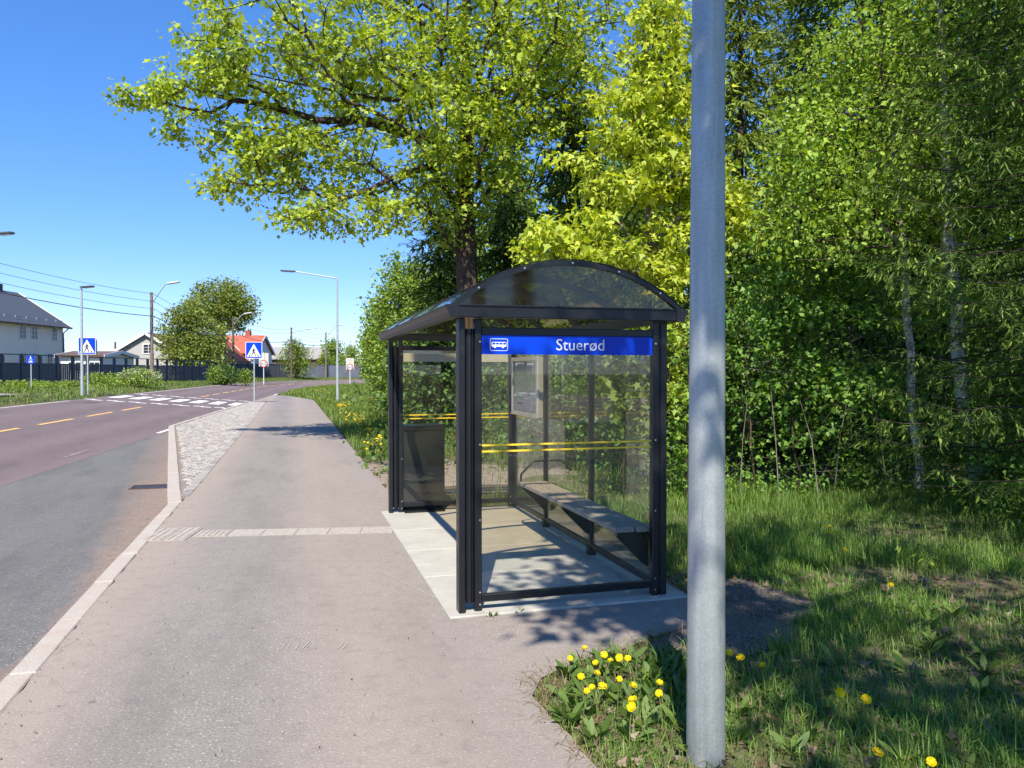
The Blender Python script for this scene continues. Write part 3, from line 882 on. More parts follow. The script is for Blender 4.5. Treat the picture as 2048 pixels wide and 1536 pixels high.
# stop sign over the end pane
sb = MB().box(0.081, DP - 0.049, -0.016, -0.0066, 1.718, 1.8455).build('sign_board', M['sign_blue'], sh)
sb['label'] = 'blue stop name board reading Stuerød with a bus symbol'
lx0, lz0 = 0.081, 1.718
text_mesh('lettering', 'Stuerød', 0.112, M['sign_white'], sb, (0.600, -0.0168, 1.748), (R(90), 0, 0), bold=0.0)
def rounded(x0, x1, z0, z1, r, n=4):
    pts = []
    for cx_, cz_, a0 in ((x1 - r, z0 + r, -90), (x1 - r, z1 - r, 0), (x0 + r, z1 - r, 90), (x0 + r, z0 + r, 180)):
        for k in range(n + 1):
            a_ = R(a0 + 90 * k / n); pts.append((cx_ + r * math.cos(a_), cz_ + r * math.sin(a_)))
    return pts
def ring_plate(outer, inner, y0, y1):
    n = len(outer); m = MB()
    vs = [(p[0], y0, p[1]) for p in outer] + [(p[0], y0, p[1]) for p in inner] + [(p[0], y1, p[1]) for p in outer] + [(p[0], y1, p[1]) for p in inner]
    fs = []
    for i in range(n):
        j = (i + 1) % n
        fs += [(i, j, n + j, n + i), (2 * n + i, 3 * n + i, 3 * n + j, 2 * n + j), (i, 2 * n + i, 2 * n + j, j), (n + i, n + j, 3 * n + j, 3 * n + i)]
    return m.add(vs, fs)
bx0, bx1, bz0, bz1 = 0.139, 0.262, 1.741, 1.822
m = ring_plate(rounded(bx0, bx1, bz0, bz1, 0.011), rounded(bx0 + .003, bx1 - .003, bz0 + .003, bz1 - .003, 0.008), -0.0178, -0.0162)
m.build('symbol_border', M['sign_white'], sb)
m = MB(); m.prism(rounded(0.149, 0.252, 1.768, 1.800, 0.006), 'y', -0.0178, -0.0162)
bus = m.build('bus_symbol', M['sign_white'], sb)
for k in range(4):
    MB().box(0.1555 + k * 0.0245, 0.1755 + k * 0.0245, -0.0186, -0.0179, 1.783, 1.7955).build('symbol_window', M['sign_blue'], sb)
for xw in (0.171, 0.227):
    MB().tube([(xw, -0.0186, 1.767), (xw, -0.0165, 1.767)], 0.0085, 12).build('symbol_wheel', M['sign_white'], sb)
# the same board on the far end, seen from its unprinted back
fb = MB().box(0.081, DP - 0.049, LN + 0.0066, LN + 0.014, 1.718, 1.8455).build('sign_board', M['sign_back'], sh)
MB().box(0.081, DP - 0.049, LN + 0.0145, LN + 0.016, 1.718, 1.8455).build('printed_face', M['sign_blue'], fb)
# eaves and gutter
prof = [(-0.172, 2.036), (-0.180, 2.030), (-0.176, 2.018), (-0.160, 1.985), (-0.150, 1.953), (-0.088, 1.953), (-0.088, 2.036)]
MB().prism(prof, 'y', -0.115, LN + 0.115).build('gutter', M['black'], sh)
prof2 = [(DP * 1 + 0.0 + (DP - 0) * 0 + (0.0) - x, z) for x, z in [(p[0], p[1]) for p in prof]]
MB().prism(prof2, 'y', -0.115, LN + 0.115).build('gutter', M['black'], sh)
for y, sg in ((-0.06, -1), (LN + 0.06, 1)):
    m = MB().box(-0.088, DP + 0.088, y - 0.052, y + 0.028, 1.956, 2.030)
    m.box(-0.088, DP + 0.088, y - 0.060, y + 0.032, 2.026, 2.038)
    m.build('end_beam', M['black'], sh, bevel=0.003)
# arched roof
XA, XB, ZB, ZC = -0.135, DP + 0.135, 2.036, 2.345
cxr = (XA + XB) / 2; hw = (XB - XA) / 2; rise = ZC - ZB
RAD = (hw * hw + rise * rise) / (2 * rise); czr = ZC - RAD
def arch(n, dr=0.0):
    a0 = math.asin(hw / RAD)
    return [(cxr + (RAD + dr) * math.sin(-a0 + 2 * a0 * k / n), czr + (RAD + dr) * math.cos(-a0 + 2 * a0 * k / n)) for k in range(n + 1)]
def arch_strip(y0, y1, d0, d1, n=28):
    o_, i_ = arch(n, d1), arch(n, d0); m = MB()
    vs = [(p[0], y0, p[1]) for p in o_] + [(p[0], y1, p[1]) for p in o_] + [(p[0], y0, p[1]) for p in i_] + [(p[0], y1, p[1]) for p in i_]
    k = n + 1; fs = []
    for i in range(n):
        fs += [(i, i + 1, k + i + 1, k + i), (2 * k + i, 3 * k + i, 3 * k + i + 1, 2 * k + i + 1), (i, 2 * k + i, 2 * k + i + 1, i + 1), (k + i, k + i + 1, 3 * k + i + 1, 3 * k + i)]
    fs += [(0, k, 3 * k, 2 * k), (n, 2 * k + n, 3 * k + n, k + n)]
    return m.add(vs, fs)
ribs = [-0.095, 0.86, 1.87, 2.88, LN + 0.095]
for i, y in enumerate(ribs):
    arch_strip(y - 0.018, y + 0.018, -0.030 if i in (0, 4) else -0.036, -0.0005).build('roof_rib', M['black'], sh)
    arch_strip(y - 0.014, y + 0.014, 0.0065, 0.011).build('cover_strip', M['black'], sh)
for a_, b_ in zip(ribs[:-1], ribs[1:]):
    p_ = arch_strip(a_ + 0.001, b_ - 0.001, 0.0, 0.006).build('roof_panel', M['smoked'], sh)
    for f in p_.data.polygons: f.use_smooth = True
    p_.data.set_sharp_from_angle(angle=R(30))
# gable ends
for y in (-0.095, LN + 0.095):
    pl = [(q[0], q[1]) for q in arch(26, -0.030)]
    MB().prism(pl, 'y', y - 0.003, y + 0.003).build('gable_panel', M['smoked'], sh)
    for k in (3, 8, 13, 18, 23):
        q = arch(26, -0.015)[k]; screw(q[0], y - 0.020, q[1])
# bench
bn = MB().box(1.075, 1.225, 0.06, 2.43, 0.455, 0.495).build('bench_plank', M['wood'], sh, bevel=0.006)
MB().box(1.236, 1.352, 0.045, 2.43, 0.455, 0.495).build('bench_plank', M['wood'], sh, bevel=0.006)
for y in (0.10, 1.25, 2.41):
    MB().prism([(1.095, 0.452), (1.095, 0.425), (1.325, 0.20), (1.345, 0.20), (1.345, 0.452)], 'y', y - 0.022, y + 0.022).build('bench_bracket', M['black'], sh)
MB().box(1.325, 1.345, 0.05, 2.43, 0.40, 0.452).build('bench_rail', M['black'], sh)
MB().tube([(1.09, 2.44, 0.50), (1.09, 2.44, 0.565), (1.105, 2.44, 0.585), (1.21, 2.44, 0.69), (1.23, 2.44, 0.70), (1.345, 2.44, 0.70)], 0.011, 8).build('armrest', M['black'], sh)
# timetable case on the back wall
tc = MB().box(DP - 0.075, DP - 0.006, 2.56, 3.52, 1.12, 1.765)
tc = MB().box(DP - 0.045, DP - 0.006, 2.57, 3.51, 1.13, 1.755).build('timetable_case', M['alu'], sh)
tc['label'] = 'silver framed timetable case with printed sheets'
for (y0, y1, z0, z1) in ((2.56, 3.52, 1.12, 1.165), (2.56, 3.52, 1.72, 1.765), (2.56, 2.605, 1.165, 1.72), (3.475, 3.52, 1.165, 1.72)):
    MB().box(DP - 0.075, DP - 0.0445, y0, y1, z0, z1).build('case_frame', M['alu'], tc, bevel=0.004)
MB().box(DP - 0.050, DP - 0.0465, 2.63, 3.03, 1.18, 1.70).build('sheet', M['paper'], tc)
MB().box(DP - 0.050, DP - 0.0465, 3.05, 3.45, 1.18, 1.70).build('sheet', M['paper'], tc)
MB().box(DP - 0.0512, DP - 0.0502, 3.16, 3.36, 1.245, 1.262).build('red_bar', M['sign_red'], tc)
MB().box(DP - 0.066, DP - 0.063, 2.606, 3.474, 1.166, 1.719).build('case_glass', M['case_glass'], tc)

# waste bin behind the far end pane
wb = empty('waste_bin', tuple(A0 + U2 * (LN + 0.0) + V2 * 0.07 + Vector((0, 0, 0))), R(16))
tag(wb, 'black steel box waste bin standing behind the far glass end of the shelter', 'bin')
MB().box(0.0, 0.50, 0.035, 0.40, 0.05, 0.93).build('body', M['bin'], wb, bevel=0.008)
MB().box(-0.012, 0.512, 0.028, 0.412, 0.93, 0.985).build('lid', M['bin'], wb, bevel=0.008)
MB().box(0.02, 0.48, -0.10, 0.40, 0.015, 0.032).build('foot_plate', M['bin'], wb)
MB().box(0.06, 0.44, 0.06, 0.36, 0.032, 0.05).build('plinth', M['bin'], wb)
MB().box(0.12, 0.38, 0.400, 0.408, 0.70, 0.86).build('flap', M['black'], wb)

# ------------------------------------------------------------------ lamp posts
fl = empty('lamp_post', (0.808, 3.19, tz(0.808, 3.19)))
tag(fl, 'thick galvanised steel lamp post standing in the dandelion grass beside the shelter', 'lamp post')
zs = [0, 0.5, 1, 2, 3, 4, 5, 6, 7, 8]
MB().tube([(0, 0, z - 0.05) for z in zs], [0.080 - 0.0044 * z for z in zs], 40).build('pole', M['galv'], fl)
MB().tube([(0, 0, 7.9), (0, 0, 8.2), (-0.2, 0.0, 8.35), (-1.6, 0.1, 8.5)], 0.03, 10).build('arm', M['galv'], fl)
MB().box(-2.2, -1.55, 0.0, 0.22, 8.46, 8.55).build('head', M['lamp_head'], fl, bevel=0.03)

def lamp(label, loc, h, arm, headlen, r0=0.075, mat='galv_far', hmat='lamp_head', rise=0.12, group='street lamps along the road'):
    o = empty('street_lamp', loc); tag(o, label, 'street lamp', group)
    MB().tube([(0, 0, -0.1), (0, 0, h)], [r0, r0 * 0.6], 12).build('pole', M[mat], o)
    ax = Vector(arm); L = ax.length; d = ax.normalized() if L > 1e-6 else Vector((1, 0, 0))
    if L > 0.05:
        MB().tube([(0, 0, h - 0.05), tuple(d * L + Vector((0, 0, h + rise)))], [0.035, 0.03], 8).build('arm', M[mat], o)
    c = d * L + Vector((0, 0, h + rise)); e_ = d * (L + headlen) + Vector((0, 0, h + rise + 0.03))
    m = MB().bar(c - d * .03, e_, 0.26, 0.07)
    m.build('head', M[hmat], o, bevel=0.02)
    MB().bar(c + d * 0.1 - Vector((0, 0, 0.045)), e_ - d * .05 - Vector((0, 0, 0.045)), 0.18, 0.02).build('lens', M['lamp_pale'], o)
    return o
p = gpx(675, 804); p.z = tz(p.x, p.y)
lamp('tall galvanised street lamp with long arm beside the footpath end', p, 6.75 - 0.1, (-2.15, -0.3, 0), 0.75, rise=0.28)
lamp('short armed street lamp behind the far crossing sign', (-20.1, 36.0, tz(-20.1, 36.0)), 5.05, (0.04, -0.01, 0), 0.62, rise=0.05)
lamp('street lamp over the far verge reaching in at the frame edge', (-18.9, 27.0, tz(-18.9, 27.0)), 5.75, (1.0, -0.1, 0), 0.55, rise=0.12)

def utility(label, x, D, ytop, lampdir, mat='pole_wood', lz=None, group='wooden utility poles along the fence', armlen=1.6, up=1.0):
    X = (x - 1024) / FPX * D; z0 = tz(X, D); zt = EYE + (744 - ytop) / FPX * D
    o = empty('utility_pole', (X, D, z0)); tag(o, label, 'utility pole', group)
    MB().tube([(0, 0, -0.2), (0, 0, zt - z0)], [0.15, 0.105], 10).build('pole', M[mat], o)
    h = zt - z0
    for k in range(4):
        MB().tube([(0.10, 0, h - 0.25 - 0.55 * k), (0.2, 0, h - 0.25 - 0.55 * k), (0.2, 0, h - 0.12 - 0.55 * k)], 0.025, 6).build('insulator', M['lamp_pale'], o)
    if lampdir:
        a_ = Vector((0.1, 0, h - 0.7)); b_ = a_ + Vector((lampdir * armlen * 0.75, -0.2, up)); c_ = b_ + Vector((lampdir * armlen * 0.5, -0.1, 0.12))
        MB().tube([tuple(a_), tuple(b_), tuple(c_)], 0.04, 8).build('lamp_arm', M['galv_far'], o)
        MB().bar(tuple(b_ + Vector((lampdir * .2, 0, .08))), tuple(c_ + Vector((lampdir * 0.45, -.1, 0.06))), 0.3, 0.12).build('lamp_head', M['lamp_pale'], o, bevel=0.03)
    return Vector((X, D, zt))
tops = []
tops.append(utility('grey wooden utility pole with street light rising behind the flowering bush', 304, 57.0, 585, 1, armlen=1.35, up=1.25))
tops.append(utility('brown utility pole with street light in front of the red roofed house', 467, 84, 634, 1, 'pole_dark', armlen=1.3, up=0.95))
tops.append(utility('dark utility pole with street light above the round willow', 583, 104, 655, 1, 'pole_dark', armlen=2.4, up=0.4))
tops.append(utility('pale utility pole with street light at the road bend', 652, 120, 665, 1, 'pole_wood', armlen=2.2, up=1.7))
utility('short dark pole with pale street light behind the low garage', 231, 92, 684, 1, 'pole_dark', armlen=0.9, up=0.1, group='poles behind the houses')
utility('bare dark pole beside the beige house', 127, 84, 676, 0, 'pole_dark', group='poles behind the houses')
p0 = Vector((-32.5, 26.0, 10.4))
o = empty('utility_pole', (p0.x, p0.y, tz(p0.x, p0.y))); tag(o, 'utility pole carrying the near end of the overhead wires', 'utility pole', 'wooden utility poles along the fence')
MB().tube([(0, 0, -0.2), (0, 0, p0.z - tz(p0.x, p0.y))], [0.15, 0.105], 10).build('pole', M['pole_wood'], o)
chain = [p0] + tops
wire_m = plain('black_wire', (0.05, 0.055, 0.065), 0.6)
order = ['topmost', 'second', 'third', 'thick lowest']
for i in range(len(chain) - 1):
    for k in range(4):
        a_ = chain[i] + Vector((0.2, 0, -0.12 - 0.55 * k)); b_ = chain[i + 1] + Vector((0.2, 0, -0.12 - 0.55 * k))
        sag = 0.028 * (b_ - a_).length
        pts = []
        for j in range(17):
            f = j / 16; q = a_.lerp(b_, f); q.z -= sag * 4 * f * (1 - f); pts.append(tuple(q))
        w_ = MB().tube(pts, 0.028 if k == 3 else 0.014, 5, cap=False).build('overhead_wire', wire_m)
        where = ['from the frame edge to the grey wooden pole', 'from the grey pole to the brown pole', 'from the brown pole to the dark pole', 'from the dark pole to the pale pole'][i]
        tag(w_, f'{order[k]} overhead wire {where}', 'wire', 'overhead wires')

# ------------------------------------------------------------------ traffic signs
def walker(parent, s, y, cx_=0.0, cz=0.0, mat='sign_black'):
    """pedestrian pictogram, s = figure height"""
    def limb(a_, b_, w0, w1):
        a_ = Vector((a_[0], 0, a_[1])); b_ = Vector((b_[0], 0, b_[1])); d = (b_ - a_).normalized(); n_ = Vector((-d.z, 0, d.x))
        q = [a_ + n_ * w0, a_ - n_ * w0, b_ - n_ * w1, b_ + n_ * w1]
        return [(cx_ + v.x * s, cz + v.z * s) for v in q]
    m = MB(); y0, y1 = y - 0.003, y
    m.prism([(cx_ + 0.065 * s * math.cos(k * PI / 5), cz + (0.92 + 0.07 * math.sin(k * PI / 5)) * s) for k in range(10)], 'y', y0, y1)
    for a_, b_, w0, w1 in (((0, .84), (0.0, .48), .085, .08), ((-.02, .5), (-.16, .26), .07, .05), ((-.16, .27), (-.26, .02), .05, .04), ((.03, .5), (.12, .26), .07, .05),
                           ((.12, .27), (.22, .02), .05, .04), ((-.03, .82), (-.17, .62), .045, .035), ((-.17, .63), (-.14, .48), .035, .03), ((.03, .82), (.15, .64), .045, .035), ((.15, .65), (.24, .54), .035, .03),
                           ((-.26, .02), (-.33, .02), .03, .03), ((.22, .02), (.14, .0), .03, .03)):
        y0 -= 0.0002
        m.prism(limb(a_, b_, w0, w1), 'y', y0, y1)
    return m.build('walker_symbol', M[mat], parent)
def crossing_sign(label, loc, w, hp, rz):
    o = empty('crossing_sign', loc, rz); tag(o, label, 'road sign', 'pedestrian crossing signs')
    MB().tube([(0, 0, -0.1), (0, 0, hp + w * 0.45)], 0.036, 12).build('pole', M['galv_far'], o)
    MB().tube([(0, 0, 0), (0, 0, 0.05)], 0.075, 12).build('base_collar', M['galv_far'], o)
    zc = hp
    pl = MB().prism(rounded(-w / 2, w / 2, zc, zc + w * 1.02, 0.03), 'y', -0.062, -0.045).build('sign_plate', M['sign_white'], o)
    MB().prism(rounded(-w / 2 + .022, w / 2 - .022, zc + .022, zc + w * 1.02 - .022, 0.02), 'y', -0.0655, -0.0625).build('blue_field', M['sign_blue'], pl)
    MB().prism([(-w * .43, zc + w * .11), (w * .43, zc + w * .11), (0, zc + w * .90)], 'y', -0.0685, -0.0657).build('white_triangle', M['sign_white'], pl)
    walker(pl, w * 0.52, -0.0688, 0.0, zc + w * 0.15)
    for sg in (-1, 1):
        MB().prism([(sg * w * .33, zc + w * .135), (sg * w * .23, zc + w * .135), (sg * w * .19, zc + w * .24), (sg * w * .245, zc + w * .24)], 'y', -0.0715, -0.0688).build('stripe_symbol', M['sign_black'], pl)
    for z in (0.2, 0.8):
        MB().box(-0.05, 0.05, -0.045, 0.04, zc + w * z - .02, zc + w * z + .02).build('clamp', M['galv_far'], o)
    return o
p = gpx(508.5, 806); p.z = 0
crossing_sign('blue pedestrian crossing sign on its pole at the end of the sett island', p, 0.83, 2.30, R(6))
crossing_sign('blue pedestrian crossing sign on the far verge beside the short street lamp', (-20.55, 37.3, tz(-20.55, 37.3)), 0.80, 1.98, R(8))
# back to back sign glimpsed behind the far one
pl = MB().box(-0.38, 0.42, 0.05, 0.06, 1.97, 2.76).build('sign_back_plate', M['galv_far'], bpy.data.objects['crossing_sign.001'])

bs = empty('path_sign', (-24.1, 38.6, tz(-24.1, 38.6)), R(10)); tag(bs, 'small square blue walking path sign on a thin pole below the fence', 'road sign')
MB().tube([(0, 0, -0.1), (0, 0, 1.75)], 0.03, 10).build('pole', M['galv_far'], bs)
pl = MB().prism(rounded(-0.17, 0.17, 1.34, 1.74, 0.02), 'y', -0.05, -0.036).build('sign_plate', M['sign_blue'], bs)
walker(pl, 0.17, -0.0505, 0.0, 1.55, 'sign_white')
MB().box(-0.11, 0.11, -0.0535, -0.0505, 1.525, 1.535).build('divider', M['sign_white'], pl)
for xw in (-0.05, 0.05):
    ring_plate([(xw + .04 * math.cos(k * PI / 6), 1.43 + .04 * math.sin(k * PI / 6)) for k in range(12)], [(xw + .022 * math.cos(k * PI / 6), 1.43 + .022 * math.sin(k * PI / 6)) for k in range(12)], -0.0535, -0.0505).build('wheel_symbol', M['sign_white'], pl)
MB().prism([(-.05, 1.43), (-.02, 1.49), (.04, 1.49), (.05, 1.43), (.02, 1.44)], 'y', -0.0537, -0.0507).build('frame_symbol', M['sign_white'], pl)

def speed_sign(label, loc, d, rz, red='sign_red'):
    o = empty('speed_sign', loc, rz); tag(o, label, 'road sign', 'speed limit signs')
    MB().tube([(0, 0, -0.1), (0, 0, 3.5)], 0.05, 10).build('pole', M['lamp_pale'], o)
    MB().box(-d * .62, d * .62, 0.055, 0.07, 1.98, 3.42).build('backboard', M['sign_back'], o)
    for z in (2.62, 3.02):
        MB().box(-d * .62, d * .62, 0.070, 0.085, z, z + .03).build('board_seam', M['galv_far'], o)
    zc = 2.28
    disc = lambda r: [(r * math.cos(k * 2 * PI / 32), zc + r * math.sin(k * 2 * PI / 32)) for k in range(32)]
    pl = MB().prism(disc(d / 2), 'y', -0.07, -0.055).build('sign_plate', M[red], o)
    MB().prism(disc(d * .37), 'y', -0.073, -0.0705).build('white_disc', M['sign_white'], pl)
    text_mesh('number', '60', d * 0.66, M['sign_black'], pl, (0, -0.0745, zc - d * .225), (R(90), 0, 0), align='CENTER', bold=0.006)
    return o
speed_sign('sixty speed sign on white pole standing on the far verge by the fence', (-26.6, 82.5, tz(-26.6, 82.5)), 0.80, R(8))
speed_sign('sixty speed sign on white pole standing in the near grass by the hedge', (-20.3, 96.5, tz(-20.3, 96.5)), 0.80, R(8))

# ------------------------------------------------------------------ fences
def fence(label, pts, h, open_h, mat, spacing=1.8):
    f = empty('timber_fence', (pts[0][0], pts[0][1], 0)); tag(f, label, 'fence', 'fences beyond the road')
    b0 = Vector((pts[0][0], pts[0][1], 0))
    for (ax, ay), (bx_, by_) in zip(pts[:-1], pts[1:]):
        a_ = Vector((ax, ay, 0)); b_ = Vector((bx_, by_, 0)); L = (b_ - a_).length; n_ = max(1, round(L / spacing)); d = (b_ - a_) / n_
        for i in range(n_):
            p_ = a_ + d * i; q_ = a_ + d * (i + 1); z = tz(p_.x, p_.y) - 0.02
            l0 = p_ - b0; l1 = q_ - b0; u_ = (q_ - p_).normalized(); sd = Vector((u_.y, -u_.x, 0))
            up = Vector((0, 0, 1))
            MB().bar(l0 + up * z, l0 + up * (z + h), 0.14, 0.14, tuple(sd)).build('post', M[mat], f)
            m = MB(); nb = int((q_ - p_).length / 0.12)
            for k in range(nb):
                c_ = l0 + u_ * ((k + .5) * (q_ - p_).length / nb) + sd * (0.012 if k % 2 else -0.012)
                m.bar(c_ + up * z, c_ + up * (z + h - open_h), 0.116, 0.022, tuple(sd))
            m.build('board_panel', M[mat], f, fix=False)
            MB().bar(l0 + up * (z + h - open_h + .03) + u_ * .07, l1 + up * (z + h - open_h + .03) - u_ * .07, 0.10, 0.07).build('rail', M[mat], f)
            if open_h > 0.1:
                MB().bar(l0 + up * (z + h + .03), l1 + up * (z + h + .03), 0.17, 0.06).build('cap_rail', M[mat], f)
                if i % 1 == 0:
                    MB().bar(l0 + up * (z + h - .05) + u_ * .16, l0 + up * (z + h - open_h + .08) + u_ * .16, 0.16, 0.05, tuple(sd)).build('brace', M[mat], f)
fence('long dark slate timber fence with open band under its cap rail', [(-31.3, 34), (-31.0, 60), (-31.0, 82)], 2.02, 0.56, 'fence')
fence('dark closed board fence behind the far speed sign', [(-31.6, 83), (-36.5, 96), (-37.0, 106), (-33.2, 115)], 2.05, 0.0, 'fence', 2.4)
fence('pale blue grey board fence at the road bend', [(-33.0, 115.5), (-28.6, 121), (-24.5, 124.5)], 2.0, 0.0, 'fence_pale', 2.4)

# ------------------------------------------------------------------ houses
def siding(name, col, pitch=0.17):
    t = NT(name)
    w_ = t.n('ShaderNodeTexWave', wave_type='BANDS', bands_direction='Z', wave_profile='SAW'); t.l(t.co(), w_.inputs['Vector'])
    w_.inputs['Scale'].default_value = 0.314 / pitch
    c_ = t.mix(t.ramp(w_.outputs['Fac'], [(0.0, 0.75), (0.1, 1.0)]), tuple(x * .55 for x in col), col)
    c_ = t.mix(t.ramp(t.noise(0.7, 4), [(0.4, 0), (0.8, 0.2)]), c_, tuple(x * .7 for x in col))
    return t.principled(c_, 0.75, 0, 0.3, t.bump(w_.outputs['Fac'], 0.3, 0.02))
def tiles(name, a_, b_, rowsz=0.34):
    t = NT(name)
    w_ = t.n('ShaderNodeTexWave', wave_type='BANDS', bands_direction='Z', wave_profile='SAW'); t.l(t.co(), w_.inputs['Vector'])
    w_.inputs['Scale'].default_value = 0.314 / (rowsz * 0.55)
    c_ = t.mix(t.ramp(w_.outputs['Fac'], [(0.0, 0.0), (0.35, 1.0)]), a_, b_)
    c_ = t.mix(t.ramp(t.noise(6, 4), [(0.35, 0), (0.7, 0.4)]), c_, a_)
    return t.principled(c_, 0.6, 0, 0.4, t.bump(w_.outputs['Fac'], 0.6, 0.04))
M['beige_wall'] = plain('beige_render', (0.80, 0.72, 0.58), 0.85, var=0.05, scale=0.8)
M['grey_siding'] = siding('grey_siding', (0.42, 0.41, 0.38))
M['white_siding'] = siding('white_siding', (0.74, 0.73, 0.69))
M['yellow_siding'] = siding('yellow_siding', (0.62, 0.48, 0.20))
M['brown_wall'] = siding('brown_siding', (0.10, 0.075, 0.06))
M['slate'] = tiles('slate_tiles', (0.035, 0.04, 0.05), (0.085, 0.095, 0.115))
M['red_tiles'] = tiles('red_tiles', (0.30, 0.07, 0.045), (0.44, 0.12, 0.075))
M['brown_tiles'] = tiles('brown_tiles', (0.08, 0.05, 0.035), (0.15, 0.10, 0.07))
M['grey_tiles'] = tiles('grey_tiles', (0.20, 0.19, 0.18), (0.32, 0.31, 0.29))
M['trim'] = plain('white_trim', (0.78, 0.77, 0.74), 0.6, var=0.04)
t = NT('window_pane'); M['pane'] = t.principled((0.03, 0.04, 0.055), 0.06, 0, 0.6)
M['chimney'] = plain('chimney_brick', (0.36, 0.10, 0.07), 0.9, var=0.2, scale=6)

def house(name, label, origin, rz, L, W, eave, ridge, wall, roofm, wins=(), over=0.45, cat='house', chim=None, chim_mat='chimney', gutter=None):
    o = empty(name, origin, rz); tag(o, label, cat, 'houses beyond the fence')
    m = MB()
    m.box(0, L, 0, W, -0.3, eave)
    m.prism([(0, eave - .001), (W, eave - .001), (W / 2, ridge - .08)], 'x', 0, L)
    m.build('wall', M[wall], o)
    sl = (ridge - eave) / (W / 2); ez = eave - over * sl + 0.02
    th = 0.16
    rm = MB()
    for s_ in (0, 1):
        y0 = -over if s_ == 0 else W + over
        q = [(y0, ez), (W / 2, ridge + .02), (W / 2, ridge + .02 + th), (y0, ez + th)]
        rm.prism(q if s_ == 0 else q[::-1], 'x', -over, L + over)
    rf = rm.build('roof', M[roofm], o)
    for x_ in (-over - .02, L + over + .02):
        for s_ in (0, 1):
            y0 = -over if s_ == 0 else W + over
            MB().bar((x_, y0, ez + .06), (x_, W / 2, ridge + .08), 0.06, 0.30).build('verge_board', M['trim'], rf)
    if gutter:
        MB().tube([(-over, -over - .06, ez + .06), (L + over, -over - .06, ez + .06)], 0.09, 8).build('gutter', M[gutter], rf)
        MB().tube([(L - .05, -over - .06, ez), (L - .05, -.06, ez - .5), (L - .05, -.06, 0)], 0.06, 8).build('downpipe', M[gutter], rf)
    if chim:
        MB().box(chim[0] - .35, chim[0] + .35, W / 2 - .35, W / 2 + .35, ridge - .6, ridge + chim[1]).build('chimney', M[chim_mat], rf)
    for (face, a_, z_, w_, h_) in wins:
        def P(u_, z, d):
            return {'front': (u_, -d, z), 'back': (u_, W + d, z), 'end': (-d, u_, z), 'far': (L + d, u_, z)}[face]
        def plate(u0, u1, z0, z1, d0, d1):
            p_, q_ = P(u0, z0, d0), P(u1, z1, d1)
            return MB().box(min(p_[0], q_[0]), max(p_[0], q_[0]), min(p_[1], q_[1]), max(p_[1], q_[1]), z0, z1)
        wd = plate(a_ - w_ / 2, a_ + w_ / 2, z_, z_ + h_, 0.012, 0.03).build('window', M['pane'], o)
        fr = 0.09
        for (u0, u1, z0, z1) in ((a_ - w_ / 2 - fr, a_ + w_ / 2 + fr, z_ - fr, z_), (a_ - w_ / 2 - fr, a_ + w_ / 2 + fr, z_ + h_, z_ + h_ + fr),
                                 (a_ - w_ / 2 - fr, a_ - w_ / 2, z_, z_ + h_), (a_ + w_ / 2, a_ + w_ / 2 + fr, z_, z_ + h_), (a_ - .025, a_ + .025, z_, z_ + h_)):
            plate(u0, u1, z0, z1, 0.008, 0.065).build('frame', M['trim'], wd)
        for k in (1, 2):
            plate(a_ - w_ / 2, a_ - .026, z_ + h_ * k / 3 - .015, z_ + h_ * k / 3 + .015, 0.008, 0.05).build('muntin', M['trim'], wd)
            plate(a_ + .026, a_ + w_ / 2, z_ + h_ * k / 3 - .015, z_ + h_ * k / 3 + .015, 0.008, 0.05).build('muntin', M['trim'], wd)
    return o
hA = house('rendered_house', 'beige rendered house with slate grey tiled roof behind the fence', (-46.6, 52, 0.7), R(90), 28, 10, 5.75, 9.0, 'beige_wall', 'slate',
      [('front', 21.3, 4.1, 0.95, 1.25), ('front', 23.1, 4.1, 0.95, 1.25), ('front', 26.4, 4.1, 0.8, 1.25), ('front', 21.3, 1.5, 0.95, 1.2), ('front', 23.1, 1.5, 0.95, 1.2), ('front', 25.6, 1.5, 0.8, 1.2), ('front', 14.0, 4.1, 0.95, 1.25)],
      0.55, chim=(25.3, 0.75), chim_mat='slate', gutter='fence')
for k in range(9):
    MB().bar((27.6 - k * 1.6, -0.15, 6.12), (26.5 - k * 1.6, -0.15, 6.12), 0.06, 0.16).build('snow_guard', M['galv_far'], hA)
house('sided_house', 'small light grey sided house with white gable boards behind the fence', (-38.9, 90, 0.7), R(90), 7, 7.6, 3.1, 5.35, 'grey_siding', 'brown_tiles', [('end', 3.55, 3.1, 1.15, 1.0), ('front', 3, 1.0, 1.1, 1.1)], 0.4)
house('garage', 'low brown garage with nearly flat roof beside the beige house', (-42.2, 72, 0.7), R(0), 3.9, 6, 2.35, 2.75, 'white_siding', 'brown_tiles', [('front', 1.4, 1.0, 1.2, 0.8), ('front', 3.2, 1.0, 0.9, 0.8)], 0.35, cat='garage')
house('white_house', 'white sided house with red tiled roof and brick chimney', (-52, 110, 0.7), R(0), 15.2, 8, 3.7, 6.15, 'white_siding', 'red_tiles', [('front', 13.0, 1.2, 1.2, 1.2), ('front', 10.5, 1.2, 1.2, 1.2)], 0.4, chim=(13.0, 0.9))
house('white_wing', 'white gabled house wing with red roof behind the olive tree', (-37.8, 101.5, 0.7), R(90), 8.2, 6.6, 2.6, 5.9, 'white_siding', 'red_tiles', [('end', 1.4, 0.9, 1.0, 1.2), ('end', 4.2, 0.9, 1.0, 1.2)], 0.35)
house('white_annex', 'low white gabled annex with red roof beside the slate fence', (-41.0, 95.5, 0.7), R(90), 6, 6.0, 2.0, 4.4, 'white_siding', 'red_tiles', [('end', 3.0, 0.8, 1.0, 1.0)], 0.3)
